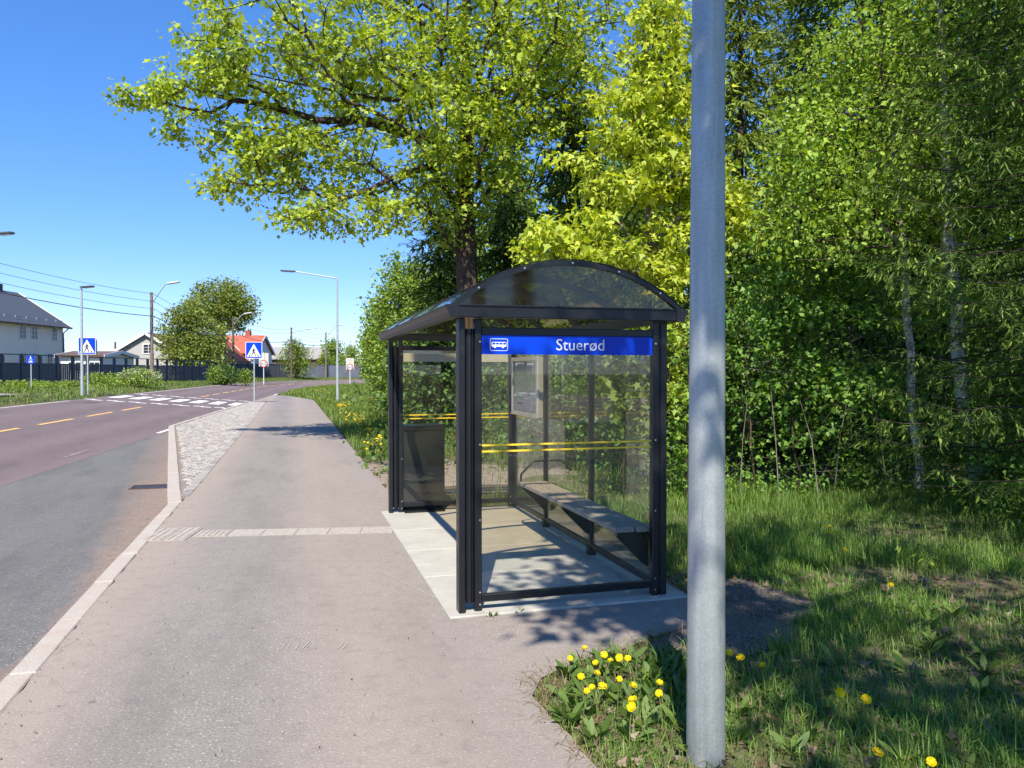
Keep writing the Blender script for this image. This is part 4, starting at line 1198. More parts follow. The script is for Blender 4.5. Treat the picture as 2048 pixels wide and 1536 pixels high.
house('grey_house', 'dark sided house with pale grey roof behind the round willow', (-44.5, 138, 0.8), R(0), 11.2, 8, 3.2, 5.2, 'brown_wall', 'grey_tiles', [('front', 3, 1.0, 1.2, 1.1)], 0.4)
house('yellow_house', 'yellow sided house with white trim beyond the road bend', (-36.6, 150, 0.8), R(90), 9, 5.4, 2.6, 4.3, 'yellow_siding', 'brown_tiles', [('end', 2.7, 1.0, 1.1, 1.1)], 0.35)

# ------------------------------------------------------------------ vegetation helpers
def nrm(a):
    return a / np.maximum(np.linalg.norm(a, axis=-1, keepdims=True), 1e-9)

TEMPL = {
    'maple': (np.array([[0, 0, 0], [.30, .06, .05], [.22, .28, .03], [.52, .52, .09], [.20, .58, .02], [0, 1, -.04], [-.20, .58, .02], [-.52, .52, .09], [-.22, .28, .03], [-.30, .06, .05]]), [list(range(10))]),
    'maple5': (np.array([[0, 0, 0], [.42, .22, .07], [.17, .45, .0], [0, 1, -.05], [-.17, .45, .0], [-.42, .22, .07]]), [list(range(6))]),
    'oval': (np.array([[0, 0, 0], [.30, .45, .07], [0, 1, -.03], [-.30, .45, .07]]), [[0, 1, 2, 3]]),
    'wide': (np.array([[0, 0, 0], [.36, .30, .06], [.28, .68, .04], [0, 1, -.05], [-.28, .68, .04], [-.36, .30, .06]]), [list(range(6))]),
    'lance': (np.array([[0, 0, 0], [.07, .25, .02], [.13, .6, .03], [.08, .85, 0], [0, 1, -.05], [-.08, .85, 0], [-.13, .6, .03], [-.07, .25, .02]]), [list(range(8))]),
    'strip': (np.array([[-.07, 0, 0], [.07, 0, 0], [.10, .55, -.02], [0, 1, -.07], [-.10, .55, -.02]]), [list(range(5))]),
    'spray': (np.array([[-.035, 0, 0], [.035, 0, 0], [.05, .55, -.02], [0, 1, -.07], [-.05, .55, -.02]]), [list(range(5))]),
    'bud': (np.array([[-.10, 0, 0], [.10, 0, 0], [.16, .5, .03], [0, 1, -.05], [-.16, .5, .03]]), [list(range(5))]),
}
def leaves(name, pos, size, rng, mat, templ='oval', axis=None, normal=None, parent=None, droop=0.3, spread=0.8, kind=None):
    """one mesh of separate leaves; axis = preferred tip direction per leaf, normal = preferred facing"""
    n = len(pos)
    if axis is None:
        axis = rng.normal(size=(n, 3)); axis[:, 2] -= droop * 2
    else:
        axis = np.broadcast_to(axis, (n, 3)) + rng.normal(size=(n, 3)) * spread
    a = nrm(axis)
    nv = rng.normal(size=(n, 3)) * 0.6
    if normal is None: nv[:, 2] += 1.0
    else: nv += normal
    nv = nv - (nv * a).sum(1, keepdims=True) * a
    nv = nrm(nv); b = np.cross(a, nv)
    T, Fs = TEMPL[templ]
    k = len(T)
    size = np.broadcast_to(size, (n,))[:, None, None]
    V = pos[:, None, :] + size * (b[:, None, :] * T[None, :, 0:1] + a[:, None, :] * T[None, :, 1:2] + nv[:, None, :] * T[None, :, 2:3])
    base = (np.arange(n) * k)[:, None]
    fk = [base + np.array(f)[None, :] for f in Fs]
    o = mesh_np(name, V.reshape(-1, 3), fk, mat, parent=parent)
    if kind: o['kind'] = kind
    return o

def tubes_np(P0, P1, r0, r1, k):
    d = nrm(P1 - P0)
    ref = np.where(np.abs(d[:, 2:3]) < 0.9, np.array([[0, 0, 1.0]]), np.array([[1.0, 0, 0]]))
    a = nrm(np.cross(d, ref)); b = np.cross(d, a)
    th = np.arange(k) * 2 * PI / k
    ring = a[:, None, :] * np.cos(th)[None, :, None] + b[:, None, :] * np.sin(th)[None, :, None]
    V = np.concatenate([P0[:, None, :] + ring * r0[:, None, None], P1[:, None, :] + ring * r1[:, None, None]], 1)
    n = len(P0); base = (np.arange(n) * 2 * k)[:, None]
    i = np.arange(k); j = (i + 1) % k
    F = np.stack([i, j, j + k, i + k], 1)
    F = (base[:, :, None] + F[None]).reshape(-1, 4)
    return V.reshape(-1, 3), F

class Tree:
    """grows a branch skeleton from seed limbs towards crown targets (shortest-path-balanced spanning tree)"""
    def __init__(self, seeds, targets, rng, bf=0.35, step=0.45, wig=0.06, arch=0.05):
        mx = 200 + sum(len(s) * 12 for s in seeds) + len(targets) * 14
        P = np.zeros((mx, 3)); par = -np.ones(mx, int); pl = np.zeros(mx); n = 0
        for s in seeds:
            s = np.array([tuple(q) for q in s], float)
            dense = [s[0]]
            for a, b in zip(s[:-1], s[1:]):
                L = np.linalg.norm(b - a); kk = max(1, int(L / step))
                for q in range(1, kk + 1): dense.append(a + (b - a) * q / kk + (rng.normal(size=3) * wig * 0.3 if q < kk else 0))
            for i, q in enumerate(dense):
                if i == 0:
                    if n == 0: P[0] = q; n = 1; prev = 0
                    else: prev = int(np.argmin(((P[:n] - q) ** 2).sum(1)))
                    continue
                P[n] = q; par[n] = prev; pl[n] = pl[prev] + np.linalg.norm(q - P[prev]); prev = n; n += 1
        nseed = n
        first_ok = 0
        order = np.argsort(((targets[:, None, :] - P[None, :n:3, :]) ** 2).sum(2).min(1))
        tips = []
        for ti in order:
            t_ = targets[ti]
            dv = P[:n] - t_
            dist = np.sqrt((dv ** 2).sum(1))
            cost = dist + bf * pl[:n] + np.maximum(0, P[:n, 2] - t_[2]) * 0.25
            c = int(np.argmin(cost)); L = dist[c]
            kk = max(1, int(L / step)); prev = c; a = P[c].copy()
            for q in range(1, kk + 1):
                f = q / kk
                p_ = a + (t_ - a) * f
                p_[2] += arch * L * math.sin(PI * f)
                if q < kk: p_ += rng.normal(size=3) * wig * min(1, L)
                P[n] = p_; par[n] = prev; pl[n] = pl[prev] + np.linalg.norm(p_ - P[prev]); prev = n; n += 1
            tips.append(prev)
        self.P, self.par, self.n, self.tips, self.nseed = P[:n], par[:n], n, np.array(tips), nseed
    def radii(self, r_tip, r_base, expo=2.3):
        w = np.zeros(self.n); w[self.tips] += 1
        for i in range(self.n - 1, 0, -1):
            w[self.par[i]] += max(w[i], 0.05)
        r = r_tip * np.maximum(w, 0.4) ** (1 / expo)
        sc_ = r_base / r[0]
        if sc_ < 1: r = r_tip + (r - r_tip) * max(0.0, (r_base - r_tip) / (r[0] - r_tip))
        else: r = r * (1 + (sc_ - 1) * (w / w[0]) ** 0.5)
        self.r = r
        return r
    def wood(self, name, mat, parent, flare=1.25, twig=None):
        i = np.arange(1, self.n); p = self.par[1:]
        r0 = np.minimum(self.r[p], self.r[i] * 1.5); r1 = self.r[i]
        P0, P1 = self.P[p], self.P[i]
        z0 = self.P[0, 2]
        fl = 1 + (flare - 1) * np.exp(-(P0[:, 2] - z0) / 0.5) * (p < self.nseed)
        fl1 = 1 + (flare - 1) * np.exp(-(P1[:, 2] - z0) / 0.5) * (p < self.nseed)
        V, F, off, mi = [], [], 0, []
        for lo, hi, k in ((0, 0.02, 4), (0.02, 0.07, 6), (0.07, 9, 12)):
            m = (r1 >= lo) & (r1 < hi)
            if not m.any(): continue
            v, f = tubes_np(P0[m], P1[m], r0[m] * fl[m], r1[m] * fl1[m], k)
            V.append(v); F.append(f + off); off += len(v); mi.append(np.full(len(f), 1 if (twig and hi <= 0.02) else 0))
        return mesh_np(name, np.concatenate(V), [np.concatenate(F)], [mat, twig] if twig else mat, smooth=True, parent=parent, mat_index=np.concatenate(mi) if twig else None)

def ell_points(ells, rng, power=2.4):
    """ells: (centre, radii, n) -> points, denser towards the outside"""
    out = []
    for c, r, n in ells:
        d = nrm(rng.normal(size=(n, 3))); q = rng.random(n) ** (1 / power)
        out.append(np.array(c)[None] + d * q[:, None] * np.array(r)[None])
    return np.concatenate(out)

def cluster(tips, m, rad, rng, flat=0.7):
    n = len(tips)
    off = rng.normal(size=(n, m, 3)) * rad * np.array([1, 1, flat])
    return (tips[:, None, :] + off).reshape(-1, 3), off.reshape(-1, 3)

def broad_tree(name, label, cat, root, ells, seeds, rng, leafmat, barkmat, m, crad, lsize, templ, r_base, r_tip=0.006, bf=0.35, step=0.45,
               group=None, droop=0.3, wig=0.06, flat=0.7, thing=True, out_axis=0.0, arch=0.05, power=2.4):
    root = Vector(root)
    o = empty(name, tuple(root)); 
    if thing: tag(o, label, cat, group)
    T = ell_points(ells, rng, power)
    r0 = np.array(root)
    T = T - r0
    T = T[T[:, 2] > 0.15]
    sd = [[np.array(tuple(q)) - r0 for q in s] for s in seeds]
    tr = Tree(sd, T, rng, bf, step, wig, arch)
    tr.radii(r_tip, r_base)
    tr.wood('trunk', M[barkmat], o, twig=M['bark'] if barkmat in ('bark_birch', 'bark_grey') else None)
    tp = tr.P[tr.tips]
    pos, off = cluster(tp, m, crad, rng, flat)
    k = pos[:, 2] > 0.05
    pos, off = pos[k], off[k]
    sz = lsize * np.clip(rng.lognormal(-0.06, 0.34, len(pos)), 0.4, 1.9)
    ax = nrm(off) * 0.9 + np.array([0, 0, -droop])
    leaves('crown', pos, sz, rng, M[leafmat], templ, axis=ax, spread=0.55, parent=o)
    return o, tr

def set_label(o, label, group=None):
    o['label'] = label
    if group: o['group'] = group

def pe(cx_, cy_, rx, ry, D, dep, n, dD=0.0):
    c = px(cx_, cy_, D + dD)
    return (tuple(c), (rx * D / FPX, dep, ry * D / FPX), n)

# ------------------------------------------------------------------ the big maple over the footpath
rng = np.random.default_rng(11)
DM = 17.0
root = px(937, 744 + EYE * FPX / DM, DM); root.z = -0.02
S = lambda *pts: [px(x_, y_, DM + (d_ if True else 0)) for x_, y_, d_ in pts]
seeds = [
    [root] + S((937, 700, 0), (934, 560, 0), (929, 430, 0), (931, 330, 0), (936, 240, 0), (928, 140, .2), (935, 30, .3), (930, -110, .3), (925, -300, .2)),
    S((929, 440, 0), (893, 380, -.5), (862, 335, -.9), (880, 300, -1.1), (905, 270, -1.4)),
    S((932, 330, 0), (870, 282, -.2), (800, 265, -.4), (720, 240, -.6), (640, 244, -.8), (560, 262, -.9)),
    S((800, 265, -.4), (806, 205, -.7), (806, 150, -1.0), (770, 125, -1.2), (700, 120, -1.6)),
    S((806, 205, -.7), (700, 190, -1.3), (620, 175, -1.6), (500, 150, -2.0)),
    S((934, 300, 0), (960, 230, .4), (1000, 190, .6), (1070, 165, .8), (1120, 150, .9)),
    S((934, 260, 0), (968, 120, -.6), (990, 30, -1.0), (1010, -90, -1.4)),
    S((930, 150, .2), (860, 60, -.8), (760, 10, -1.2), (640, -20, -1.6)),
    S((640, 244, -.8), (520, 210, -1.0), (420, 190, -1.1), (330, 165, -1.2)),
    S((700, 240, -.6), (600, 300, -1.1), (520, 330, -1.3)),
    S((862, 335, -.9), (780, 360, -1.4), (700, 395, -1.8), (620, 430, -2.0)),
]
ells = [
    pe(600, 95, 215, 120, DM, 2.4, 142, -1.2), pe(470, 175, 150, 70, DM, 1.3, 58, -1.2),
    pe(320, 190, 75, 42, DM, 0.6, 21, -1.3), pe(400, 140, 70, 30, DM, 0.5, 9, -1.3), pe(440, 70, 60, 60, DM, 0.8, 18, -1.5), pe(290, 205, 45, 20, DM, 0.4, 6, -1.2),
    pe(470, 268, 130, 42, DM, 0.9, 37, -1.1), pe(590, 300, 140, 55, DM, 1.4, 55, -1.1), pe(520, 350, 105, 55, DM, 1.0, 38, -1.4), pe(440, 375, 35, 25, DM, 0.5, 6, -1.3),
    pe(690, 330, 120, 70, DM, 1.4, 43, -1.2), pe(690, 430, 130, 40, DM, 0.9, 38, -1.8), pe(590, 440, 55, 22, DM, 0.5, 9, -1.9), pe(790, 415, 80, 60, DM, 0.9, 21, -1.4),
    pe(760, 190, 170, 100, DM, 2.6, 93, -.8), pe(900, 90, 230, 140, DM, 3.2, 202), pe(905, 250, 110, 90, DM, 2.2, 85, -.8),
    pe(880, 360, 75, 75, DM, 1.3, 46, -.9), pe(1040, 170, 150, 110, DM, 2.6, 132), pe(1130, 80, 150, 110, DM, 2.6, 117), pe(1010, 300, 110, 90, DM, 1.8, 62, -.4),
    pe(930, 440, 60, 60, DM, 1.0, 26, -.3), pe(1190, 200, 90, 80, DM, 1.6, 39),
    pe(800, -120, 330, 120, DM, 3.2, 208), pe(1050, -150, 240, 120, DM, 3.2, 144), pe(900, -330, 280, 140, DM, 3.0, 128),
]
maple, mt = broad_tree('maple_tree', 'tall maple with spreading lower limbs leaning over the footpath', 'tree', root, ells, seeds, rng, 'lf_maple', 'bark', 30, 0.150, 0.098, 'maple',
                       0.235, 0.0075, bf=0.30, step=0.4, wig=0.07, droop=0.55, power=2.2, flat=0.5)
# long twigs hanging in the left gap below the crown
m = MB()

# ------------------------------------------------------------------ the sunlit yellow green tree behind the shelter
rng = np.random.default_rng(21)
DY = 11.2
root = px(1292, 744 + EYE * FPX / DY, DY); root.z = tz(root.x, root.y)
S = lambda *pts: [px(x_, y_, DY + d_) for x_, y_, d_ in pts]
seeds = [[root] + S((1292, 760, 0), (1294, 600, 0), (1296, 450, 0), (1290, 330, .1), (1280, 200, .1), (1285, 60, .2), (1290, -60, .2)),
         S((1293, 540, 0), (1240, 450, -.2), (1190, 380, -.3)), S((1294, 500, 0), (1350, 440, -.3), (1420, 420, -.4)), S((1293, 560, 0), (1200, 520, -.4), (1100, 500, -.6))]
ells = [pe(1120, 470, 100, 38, DY, 0.6, 44, -.6), pe(1210, 515, 110, 32, DY, 0.5, 40, -.6), pe(1070, 520, 45, 22, DY, 0.3, 10, -.6), pe(1190, 445, 50, 30, DY, 0.4, 16, -.6), pe(1340, 555, 70, 30, DY, 0.5, 22, -.6), pe(1310, 590, 45, 22, DY, 0.4, 9, -.5),
        pe(1230, 370, 80, 50, DY, 0.7, 36, -.4), pe(1130, 330, 60, 20, DY, 0.4, 11, -.4), pe(1320, 330, 110, 80, DY, 1.0, 90), pe(1260, 230, 90, 70, DY, 0.9, 60), pe(1230, 285, 60, 40, DY, 0.6, 22, -.3),
        pe(1340, 200, 90, 80, DY, 1.0, 66), pe(1290, 110, 70, 70, DY, 0.8, 44), pe(1340, 60, 50, 70, DY, 0.7, 26), pe(1300, 10, 40, 50, DY, 0.5, 16), pe(1400, 400, 90, 80, DY, 0.9, 66), pe(1460, 420, 55, 70, DY, 0.7, 40, -.3), pe(1490, 450, 30, 40, DY, 0.4, 12, -.3),
        pe(1360, 480, 100, 50, DY, 0.8, 44, -.2), pe(1330, 660, 60, 60, DY, 0.7, 26, -.2), pe(1345, 760, 50, 60, DY, 0.6, 18)]
broad_tree('young_tree', 'bright yellow green young tree standing just behind the shelter roof', 'tree', root, ells, seeds, rng, 'lf_yellow', 'bark_grey', 22, 0.078, 0.092, 'maple5',
           0.075, 0.004, bf=0.3, step=0.3, wig=0.05, droop=0.8, flat=0.6)

# ------------------------------------------------------------------ spruces
def spruce_mesh(name, rng, H, Rb, z_start, n_whorl, per, twig_step, tw_len, strips, mat_needle, mat_shoot=None, shoot_p=0.3, sw=1.0, loc=(0, 0, 0), droop=0.25, label=None, group=None, arc=None, top_thin=1.0, r_trunk=0.13, nl=0.62, shs=0.055, nt='strip'):
    """trunk, whorls of drooping branches and hanging needle sprays"""
    o = empty(name, loc); tag(o, label, 'tree', group)
    zz = np.linspace(0, H, 16)
    MB().tube([(0, 0, z - .1) for z in zz], [max(0.012, r_trunk * (1 - z / H)) for z in zz], 10).build('trunk', M['bark_spruce'], o)
    P0, P1, A0_, A1_ = [], [], [], []
    tp, ta, tl = [], [], []
    sp, sa = [], []
    for w in range(n_whorl):
        f = w / n_whorl
        z = z_start + (H - z_start) * (f ** 0.92)
        L0 = Rb * (1 - f) ** 0.8 + 0.15
        k = per if f < 0.8 else max(3, per - 2)
        a0 = rng.uniform(0, 2 * PI)
        for b in range(k):
            az = a0 + 2 * PI * b / k + rng.normal(0, 0.25)
            if arc is not None:
                d_ = (az - arc[0] + PI) % (2 * PI) - PI
                if abs(d_) > arc[1]: continue
            L = L0 * rng.uniform(0.7, 1.15)
            zb = z + rng.normal(0, 0.12)
            dx, dy = math.cos(az), math.sin(az)
            n_ = max(4, int(L / 0.22)); prev = None
            for i in range(n_ + 1):
                q = i / n_
                h = zb - droop * L * (1.6 * q - 1.0 * q * q) * 1.2 + 0.10 * L * q ** 4
                p_ = np.array([dx * L * q, dy * L * q, h]) + (rng.normal(size=3) * 0.015 if i else 0)
                if prev is not None:
                    P0.append(prev); P1.append(p_); A0_.append(0.013 * (1 - q) + .003); A1_.append(0.012 * (1 - q) + .002)
                    seg = p_ - prev; sl = np.linalg.norm(seg)
                    m_ = max(1, int(sl / twig_step))
                    if q > 0.12:
                        for j in range(m_):
                            for sd in (-1, 1):
                                base = prev + seg * (j + rng.random()) / m_
                                side = np.array([-dy * sd, dx * sd, 0])
                                ax = side * rng.uniform(.5, 1.0) + np.array([dx, dy, 0]) * rng.uniform(.3, .9) + np.array([0, 0, -rng.uniform(.1, .9)])
                                ln = tw_len * rng.uniform(0.5, 1.2) * (0.5 + 0.9 * math.sin(PI * min(1, q * 0.9 + .1)))
                                tp.append(base); ta.append(ax / np.linalg.norm(ax)); tl.append(ln)
                prev = p_
            tp.append(prev); ta.append(np.array([dx, dy, -.2])); tl.append(tw_len * .8)
    v, fct = tubes_np(np.array(P0), np.array(P1), np.array(A0_), np.array(A1_), 4)
    mesh_np('branches', v, [fct], M['bark_spruce'], parent=o, smooth=True)
    tp, ta, tl = np.array(tp), nrm(np.array(ta)), np.array(tl)
    n = len(tp)
    # needle strips along each twig
    u = rng.random((n, strips)) ** 0.9
    pos = tp[:, None, :] + ta[:, None, :] * (u * tl[:, None])[:, :, None]
    pos[..., 2] -= (u ** 2) * tl[:, None] * 0.25
    ax = ta[:, None, :] + rng.normal(size=(n, strips, 3)) * 0.5
    sz = tl[:, None] * nl * rng.uniform(.6, 1.2, (n, strips)) * np.ones_like(u)
    leaves('needles', pos.reshape(-1, 3), sz.reshape(-1) * 1.0, rng, M[mat_needle], nt, axis=ax.reshape(-1, 3), spread=0.12, parent=o)
    if mat_shoot:
        k = rng.random(n) < shoot_p
        e_ = tp[k] + ta[k] * tl[k][:, None] * 0.95; e_[:, 2] -= tl[k] * 0.22
        m_ = 3
        pos = (e_[:, None, :] + rng.normal(size=(len(e_), m_, 3)) * 0.02).reshape(-1, 3)
        ax = np.repeat(ta[k], m_, 0) * 0.6 + np.array([0, 0, -.55])
        leaves('new_shoots', pos, shs * rng.uniform(.6, 1.3, len(pos)), rng, M[mat_shoot], 'bud', axis=ax, spread=0.35, parent=o)['kind'] = 'stuff'
    return o
GS = 'spruces of the wood edge'
rng = np.random.default_rng(31)
def on_ground(x_, D): 
    X = (x_ - 1024) / FPX * D
    return (X, D, tz(X, D))
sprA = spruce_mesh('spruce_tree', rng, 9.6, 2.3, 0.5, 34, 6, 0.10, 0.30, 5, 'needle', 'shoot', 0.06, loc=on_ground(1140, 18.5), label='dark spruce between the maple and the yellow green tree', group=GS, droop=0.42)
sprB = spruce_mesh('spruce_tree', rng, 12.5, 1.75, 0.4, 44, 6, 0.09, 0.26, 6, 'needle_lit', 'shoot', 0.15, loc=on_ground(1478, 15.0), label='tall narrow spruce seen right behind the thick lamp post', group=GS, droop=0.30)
c_ = copy_tree(sprB); c_.location = on_ground(1598, 17.0); c_.rotation_euler.z = 2.1; c_.scale = (1.0, 1.0, 1.05)
set_label(c_, 'tall light tipped spruce just beyond the lamp post spruce')
c_ = copy_tree(sprA); c_.location = on_ground(880, 23); c_.rotation_euler.z = 1.0; c_.scale = (0.95, 0.95, 0.78)
set_label(c_, 'short spruce directly behind the maple trunk')
c_ = copy_tree(sprA); c_.location = on_ground(1010, 24); c_.rotation_euler.z = 2.6; c_.scale = (1.1, 1.1, 1.05)
set_label(c_, 'spruce deep in the wood above the shelter roof crown')
c_ = copy_tree(sprA); c_.location = on_ground(1330, 16.5); c_.rotation_euler.z = 4.0; c_.scale = (1.0, 1.0, 1.0)
set_label(c_, 'dark spruce half hidden behind the yellow green tree')
c_ = copy_tree(sprA); c_.location = on_ground(1720, 15.0); c_.rotation_euler.z = 5.0; c_.scale = (1.2, 1.2, 1.5)
set_label(c_, 'tall dark spruce behind the leafy birch')
c_ = copy_tree(sprA); c_.location = on_ground(1930, 14.0); c_.rotation_euler.z = 0.5; c_.scale = (1.1, 1.1, 1.3)
set_label(c_, 'dark spruce behind the thick birch trunk')
# near spruce reaching in from beside the frame
sprN = spruce_mesh('spruce_tree', rng, 11.5, 2.7, 0.45, 43, 7, 0.075, 0.20, 17, 'needle', 'shoot', 0.55, nl=0.46, shs=0.055, nt='spray', loc=(5.9, 7.9, tz(5.9, 7.9)), label='near spruce with bright new shoots over the shaded grass', group=GS, droop=0.16, r_trunk=0.16)

# ------------------------------------------------------------------ birches and understorey on the right
rng = np.random.default_rng(41)
def birch(label, pts, D, ells, r, m, crad, ls, leaf='lf_birch'):
    seeds = [[px(x_, y_, D) for x_, y_ in pts]]
    seeds[0][0].z = tz(seeds[0][0].x, seeds[0][0].y)
    return broad_tree('birch_tree', label, 'tree', seeds[0][0], ells, seeds, rng, leaf, 'bark_birch', m, crad, ls, 'wide', r, 0.0045, bf=0.35, step=0.35, group='birches of the wood edge', droop=0.7)
D1 = 9.4
birch('thick white birch trunk at the edge of the wood', [(1958, 985), (1950, 930), (1925, 800), (1912, 690), (1905, 560), (1890, 400), (1880, 200), (1870, 0), (1860, -200)], D1,
      [pe(1900, 120, 150, 140, D1, 1.2, 120, .3), pe(1900, 380, 140, 140, D1, 1.0, 110, .4), pe(1860, -120, 160, 120, D1, 1.4, 100, .2), pe(2050, 250, 120, 200, D1, 1.2, 90, .5)], 0.068, 20, 0.16, 0.052)
D2 = 9.9
birch('slender pale birch trunk between the leafy saplings', [(1840, 955), (1832, 880), (1822, 760), (1812, 640), (1806, 520), (1790, 380), (1770, 220), (1760, 60), (1750, -100)], D2,
      [pe(1730, 180, 140, 150, D2, 1.2, 170), pe(1680, 330, 150, 110, D2, 1.2, 150, -.4), pe(1790, 60, 130, 120, D2, 1.2, 100), pe(1620, 450, 110, 90, D2, 1.0, 100, -.5), pe(1780, 420, 120, 100, D2, 1.0, 90, -.3), pe(1600, 300, 80, 100, D2, 0.9, 70, -.3), pe(1680, 130, 70, 80, D2, .8, 50)], 0.046, 23, 0.15, 0.050)
def sapling(label, x_, D, ells, leaf, n_m, crad, ls, templ, r, lean=0.0, group='saplings at the wood edge', name='sapling', bark='bark_grey', ystart=None, top=600):
    X, Y, Z = on_ground(x_, D)
    seeds = [[Vector((X, Y, Z)), px(x_ + lean * .5, 850, D), px(x_ + lean, 700, D), px(x_ + lean * 1.4, top, D)]]
    return broad_tree(name, label, 'sapling', seeds[0][0], ells, seeds, rng, leaf, bark, n_m, crad, ls, templ, r, 0.0035, bf=0.3, step=0.25, group=group, droop=0.5, flat=0.5)
D3 = 10.3
sapling('leafy sapling with pale thin stem beside the thick lamp post', 1512, D3, [pe(1490, 720, 60, 120, D3, .6, 45), pe(1530, 850, 70, 80, D3, .5, 11), pe(1500, 600, 50, 60, D3, .5, 19)], 'lf_mid', 20, 0.12, 0.064, 'maple5', 0.014, -20)
sapling('tall maple sapling with wide leaves in the dappled shade', 1600, D3, [pe(1590, 620, 95, 90, D3, .7, 60), pe(1610, 760, 90, 90, D3, .6, 60), pe(1560, 520, 70, 60, D3, .5, 30), pe(1620, 880, 80, 60, D3, .5, 11)], 'lf_mid', 20, 0.13, 0.070, 'maple', 0.015, -30)
sapling('sapling with pale curved stem before the dark undergrowth', 1735, D3, [pe(1700, 600, 80, 80, D3, .6, 45), pe(1710, 760, 90, 80, D3, .6, 52), pe(1740, 880, 80, 60, D3, .5, 11), pe(1690, 500, 70, 60, D3, .5, 30)], 'lf_mid', 20, 0.13, 0.066, 'maple', 0.014, -34)
sapling('low leafy sapling beside the slender birch trunk', 1800, 10.4, [pe(1790, 800, 60, 70, 10.4, .5, 30), pe(1770, 900, 70, 50, 10.4, .5, 10), pe(1850, 620, 70, 80, 10.4, .6, 33)], 'lf_mid', 15, 0.11, 0.075, 'maple5', 0.012, 10)
sapling('shaded sapling in front of the thick birch trunk', 2010, 8.9, [pe(2010, 900, 70, 80, 8.9, .5, 15), pe(2030, 760, 60, 70, 8.9, .5, 30), pe(1985, 1010, 60, 40, 8.9, .5, 9)], 'lf_mid', 15, 0.11, 0.08, 'maple', 0.012, 10)
sapling('thin sapling behind the shelter back wall glass', 1250, 9.3, [pe(1255, 760, 55, 80, 9.3, .4, 30), pe(1280, 860, 45, 60, 9.3, .4, 6), pe(1240, 680, 50, 40, 9.3, .4, 15)], 'lf_willow', 14, 0.10, 0.085, 'maple', 0.010, 0, top=660)
sapling('sapling leaves beside the shelter rear post', 1375, 9.6, [pe(1372, 800, 40, 90, 9.6, .4, 27), pe(1360, 690, 40, 50, 9.6, .4, 16), pe(1380, 900, 50, 50, 9.6, .4, 6)], 'lf_birch', 15, 0.10, 0.07, 'maple5', 0.010, 0, top=660)
for k, (x_, lean, top) in enumerate([(1560, -20, 760), (1640, -40, 800), (1668, 30, 780), (1780, -45, 740), (1875, 25, 700), (1480, 15, 800), (1890, -20, 820)]):
    D = 9.7 + 0.1 * (k % 3)
    X, Y, Z = on_ground(x_, D)
    o = MB().tube([(X, Y, Z - .05), tuple(px(x_ + lean * .4, 880, D)), tuple(px(x_ + lean, top, D + .1))], [0.008, 0.006, 0.003], 6).build('bare_stem', M['bark_grey'])
    tag(o, 'thin bare pale stem rising among the saplings', 'sapling', 'bare stems at the wood edge')
# undergrowth: one mass nobody could count
def mass(name, label, boxes, rng, leaf, ls, templ, group=None):
    P = []
    for (x0, x1, y0, y1, z0, z1, n, cl, cr) in boxes:
        c = np.stack([rng.uniform(x0, x1, n), rng.uniform(y0, y1, n), z0 + (z1 - z0) * rng.random(n) ** 1.3], 1)
        c[:, 2] += terrain(c[:, 0], c[:, 1])
        q, _ = cluster(c, cl, cr, rng, 0.6)
        P.append(q)
    P = np.concatenate(P); P = P[P[:, 2] > 0.02]
    o = leaves(name, P, ls * rng.uniform(.6, 1.3, len(P)), rng, M[leaf], templ)
    tag(o, label, 'undergrowth', kind='stuff')
    return o
rng = np.random.default_rng(51)
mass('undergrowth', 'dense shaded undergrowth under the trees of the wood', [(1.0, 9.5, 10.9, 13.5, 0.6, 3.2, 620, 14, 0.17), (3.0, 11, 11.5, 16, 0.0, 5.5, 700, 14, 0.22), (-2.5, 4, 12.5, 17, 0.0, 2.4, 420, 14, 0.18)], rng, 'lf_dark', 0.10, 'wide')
mass('brambles', 'leafy low brambles along the foot of the wood', [(2.2, 7.4, 9.9, 10.8, 0.0, 0.45, 260, 12, 0.09), (5.0, 7.6, 8.2, 9.8, 0.0, 0.9, 170, 12, 0.09), (4.9, 7.0, 6.6, 8.4, 0.0, 0.75, 190, 12, 0.09), (0.9, 2.6, 9.3, 10.6, 0.0, 1.0, 130, 12, 0.09)], rng, 'lf_mid', 0.062, 'maple5')
# dead twigs
P0 = []; P1 = []
for i in range(420):
    x_ = rng.uniform(1.6, 7.5); y_ = rng.uniform(9.8, 12.0); z_ = rng.uniform(0.05, 2.4) if i % 3 else rng.uniform(0.05, .7)
    d = nrm(np.array([[rng.normal() * .7, rng.normal() * .5, .3 + rng.normal() * .6]]))[0] * rng.uniform(.2, .6)
    P0.append((x_, y_, z_)); P1.append(np.array((x_, y_, z_)) + d)
v, f_ = tubes_np(np.array(P0), np.array(P1), np.full(420, .0030), np.full(420, .0014), 4)
o = mesh_np('dead_twigs', v, [f_], M['bark_grey']); tag(o, 'tangle of dead grey twigs under the trees', 'twigs', kind='stuff')

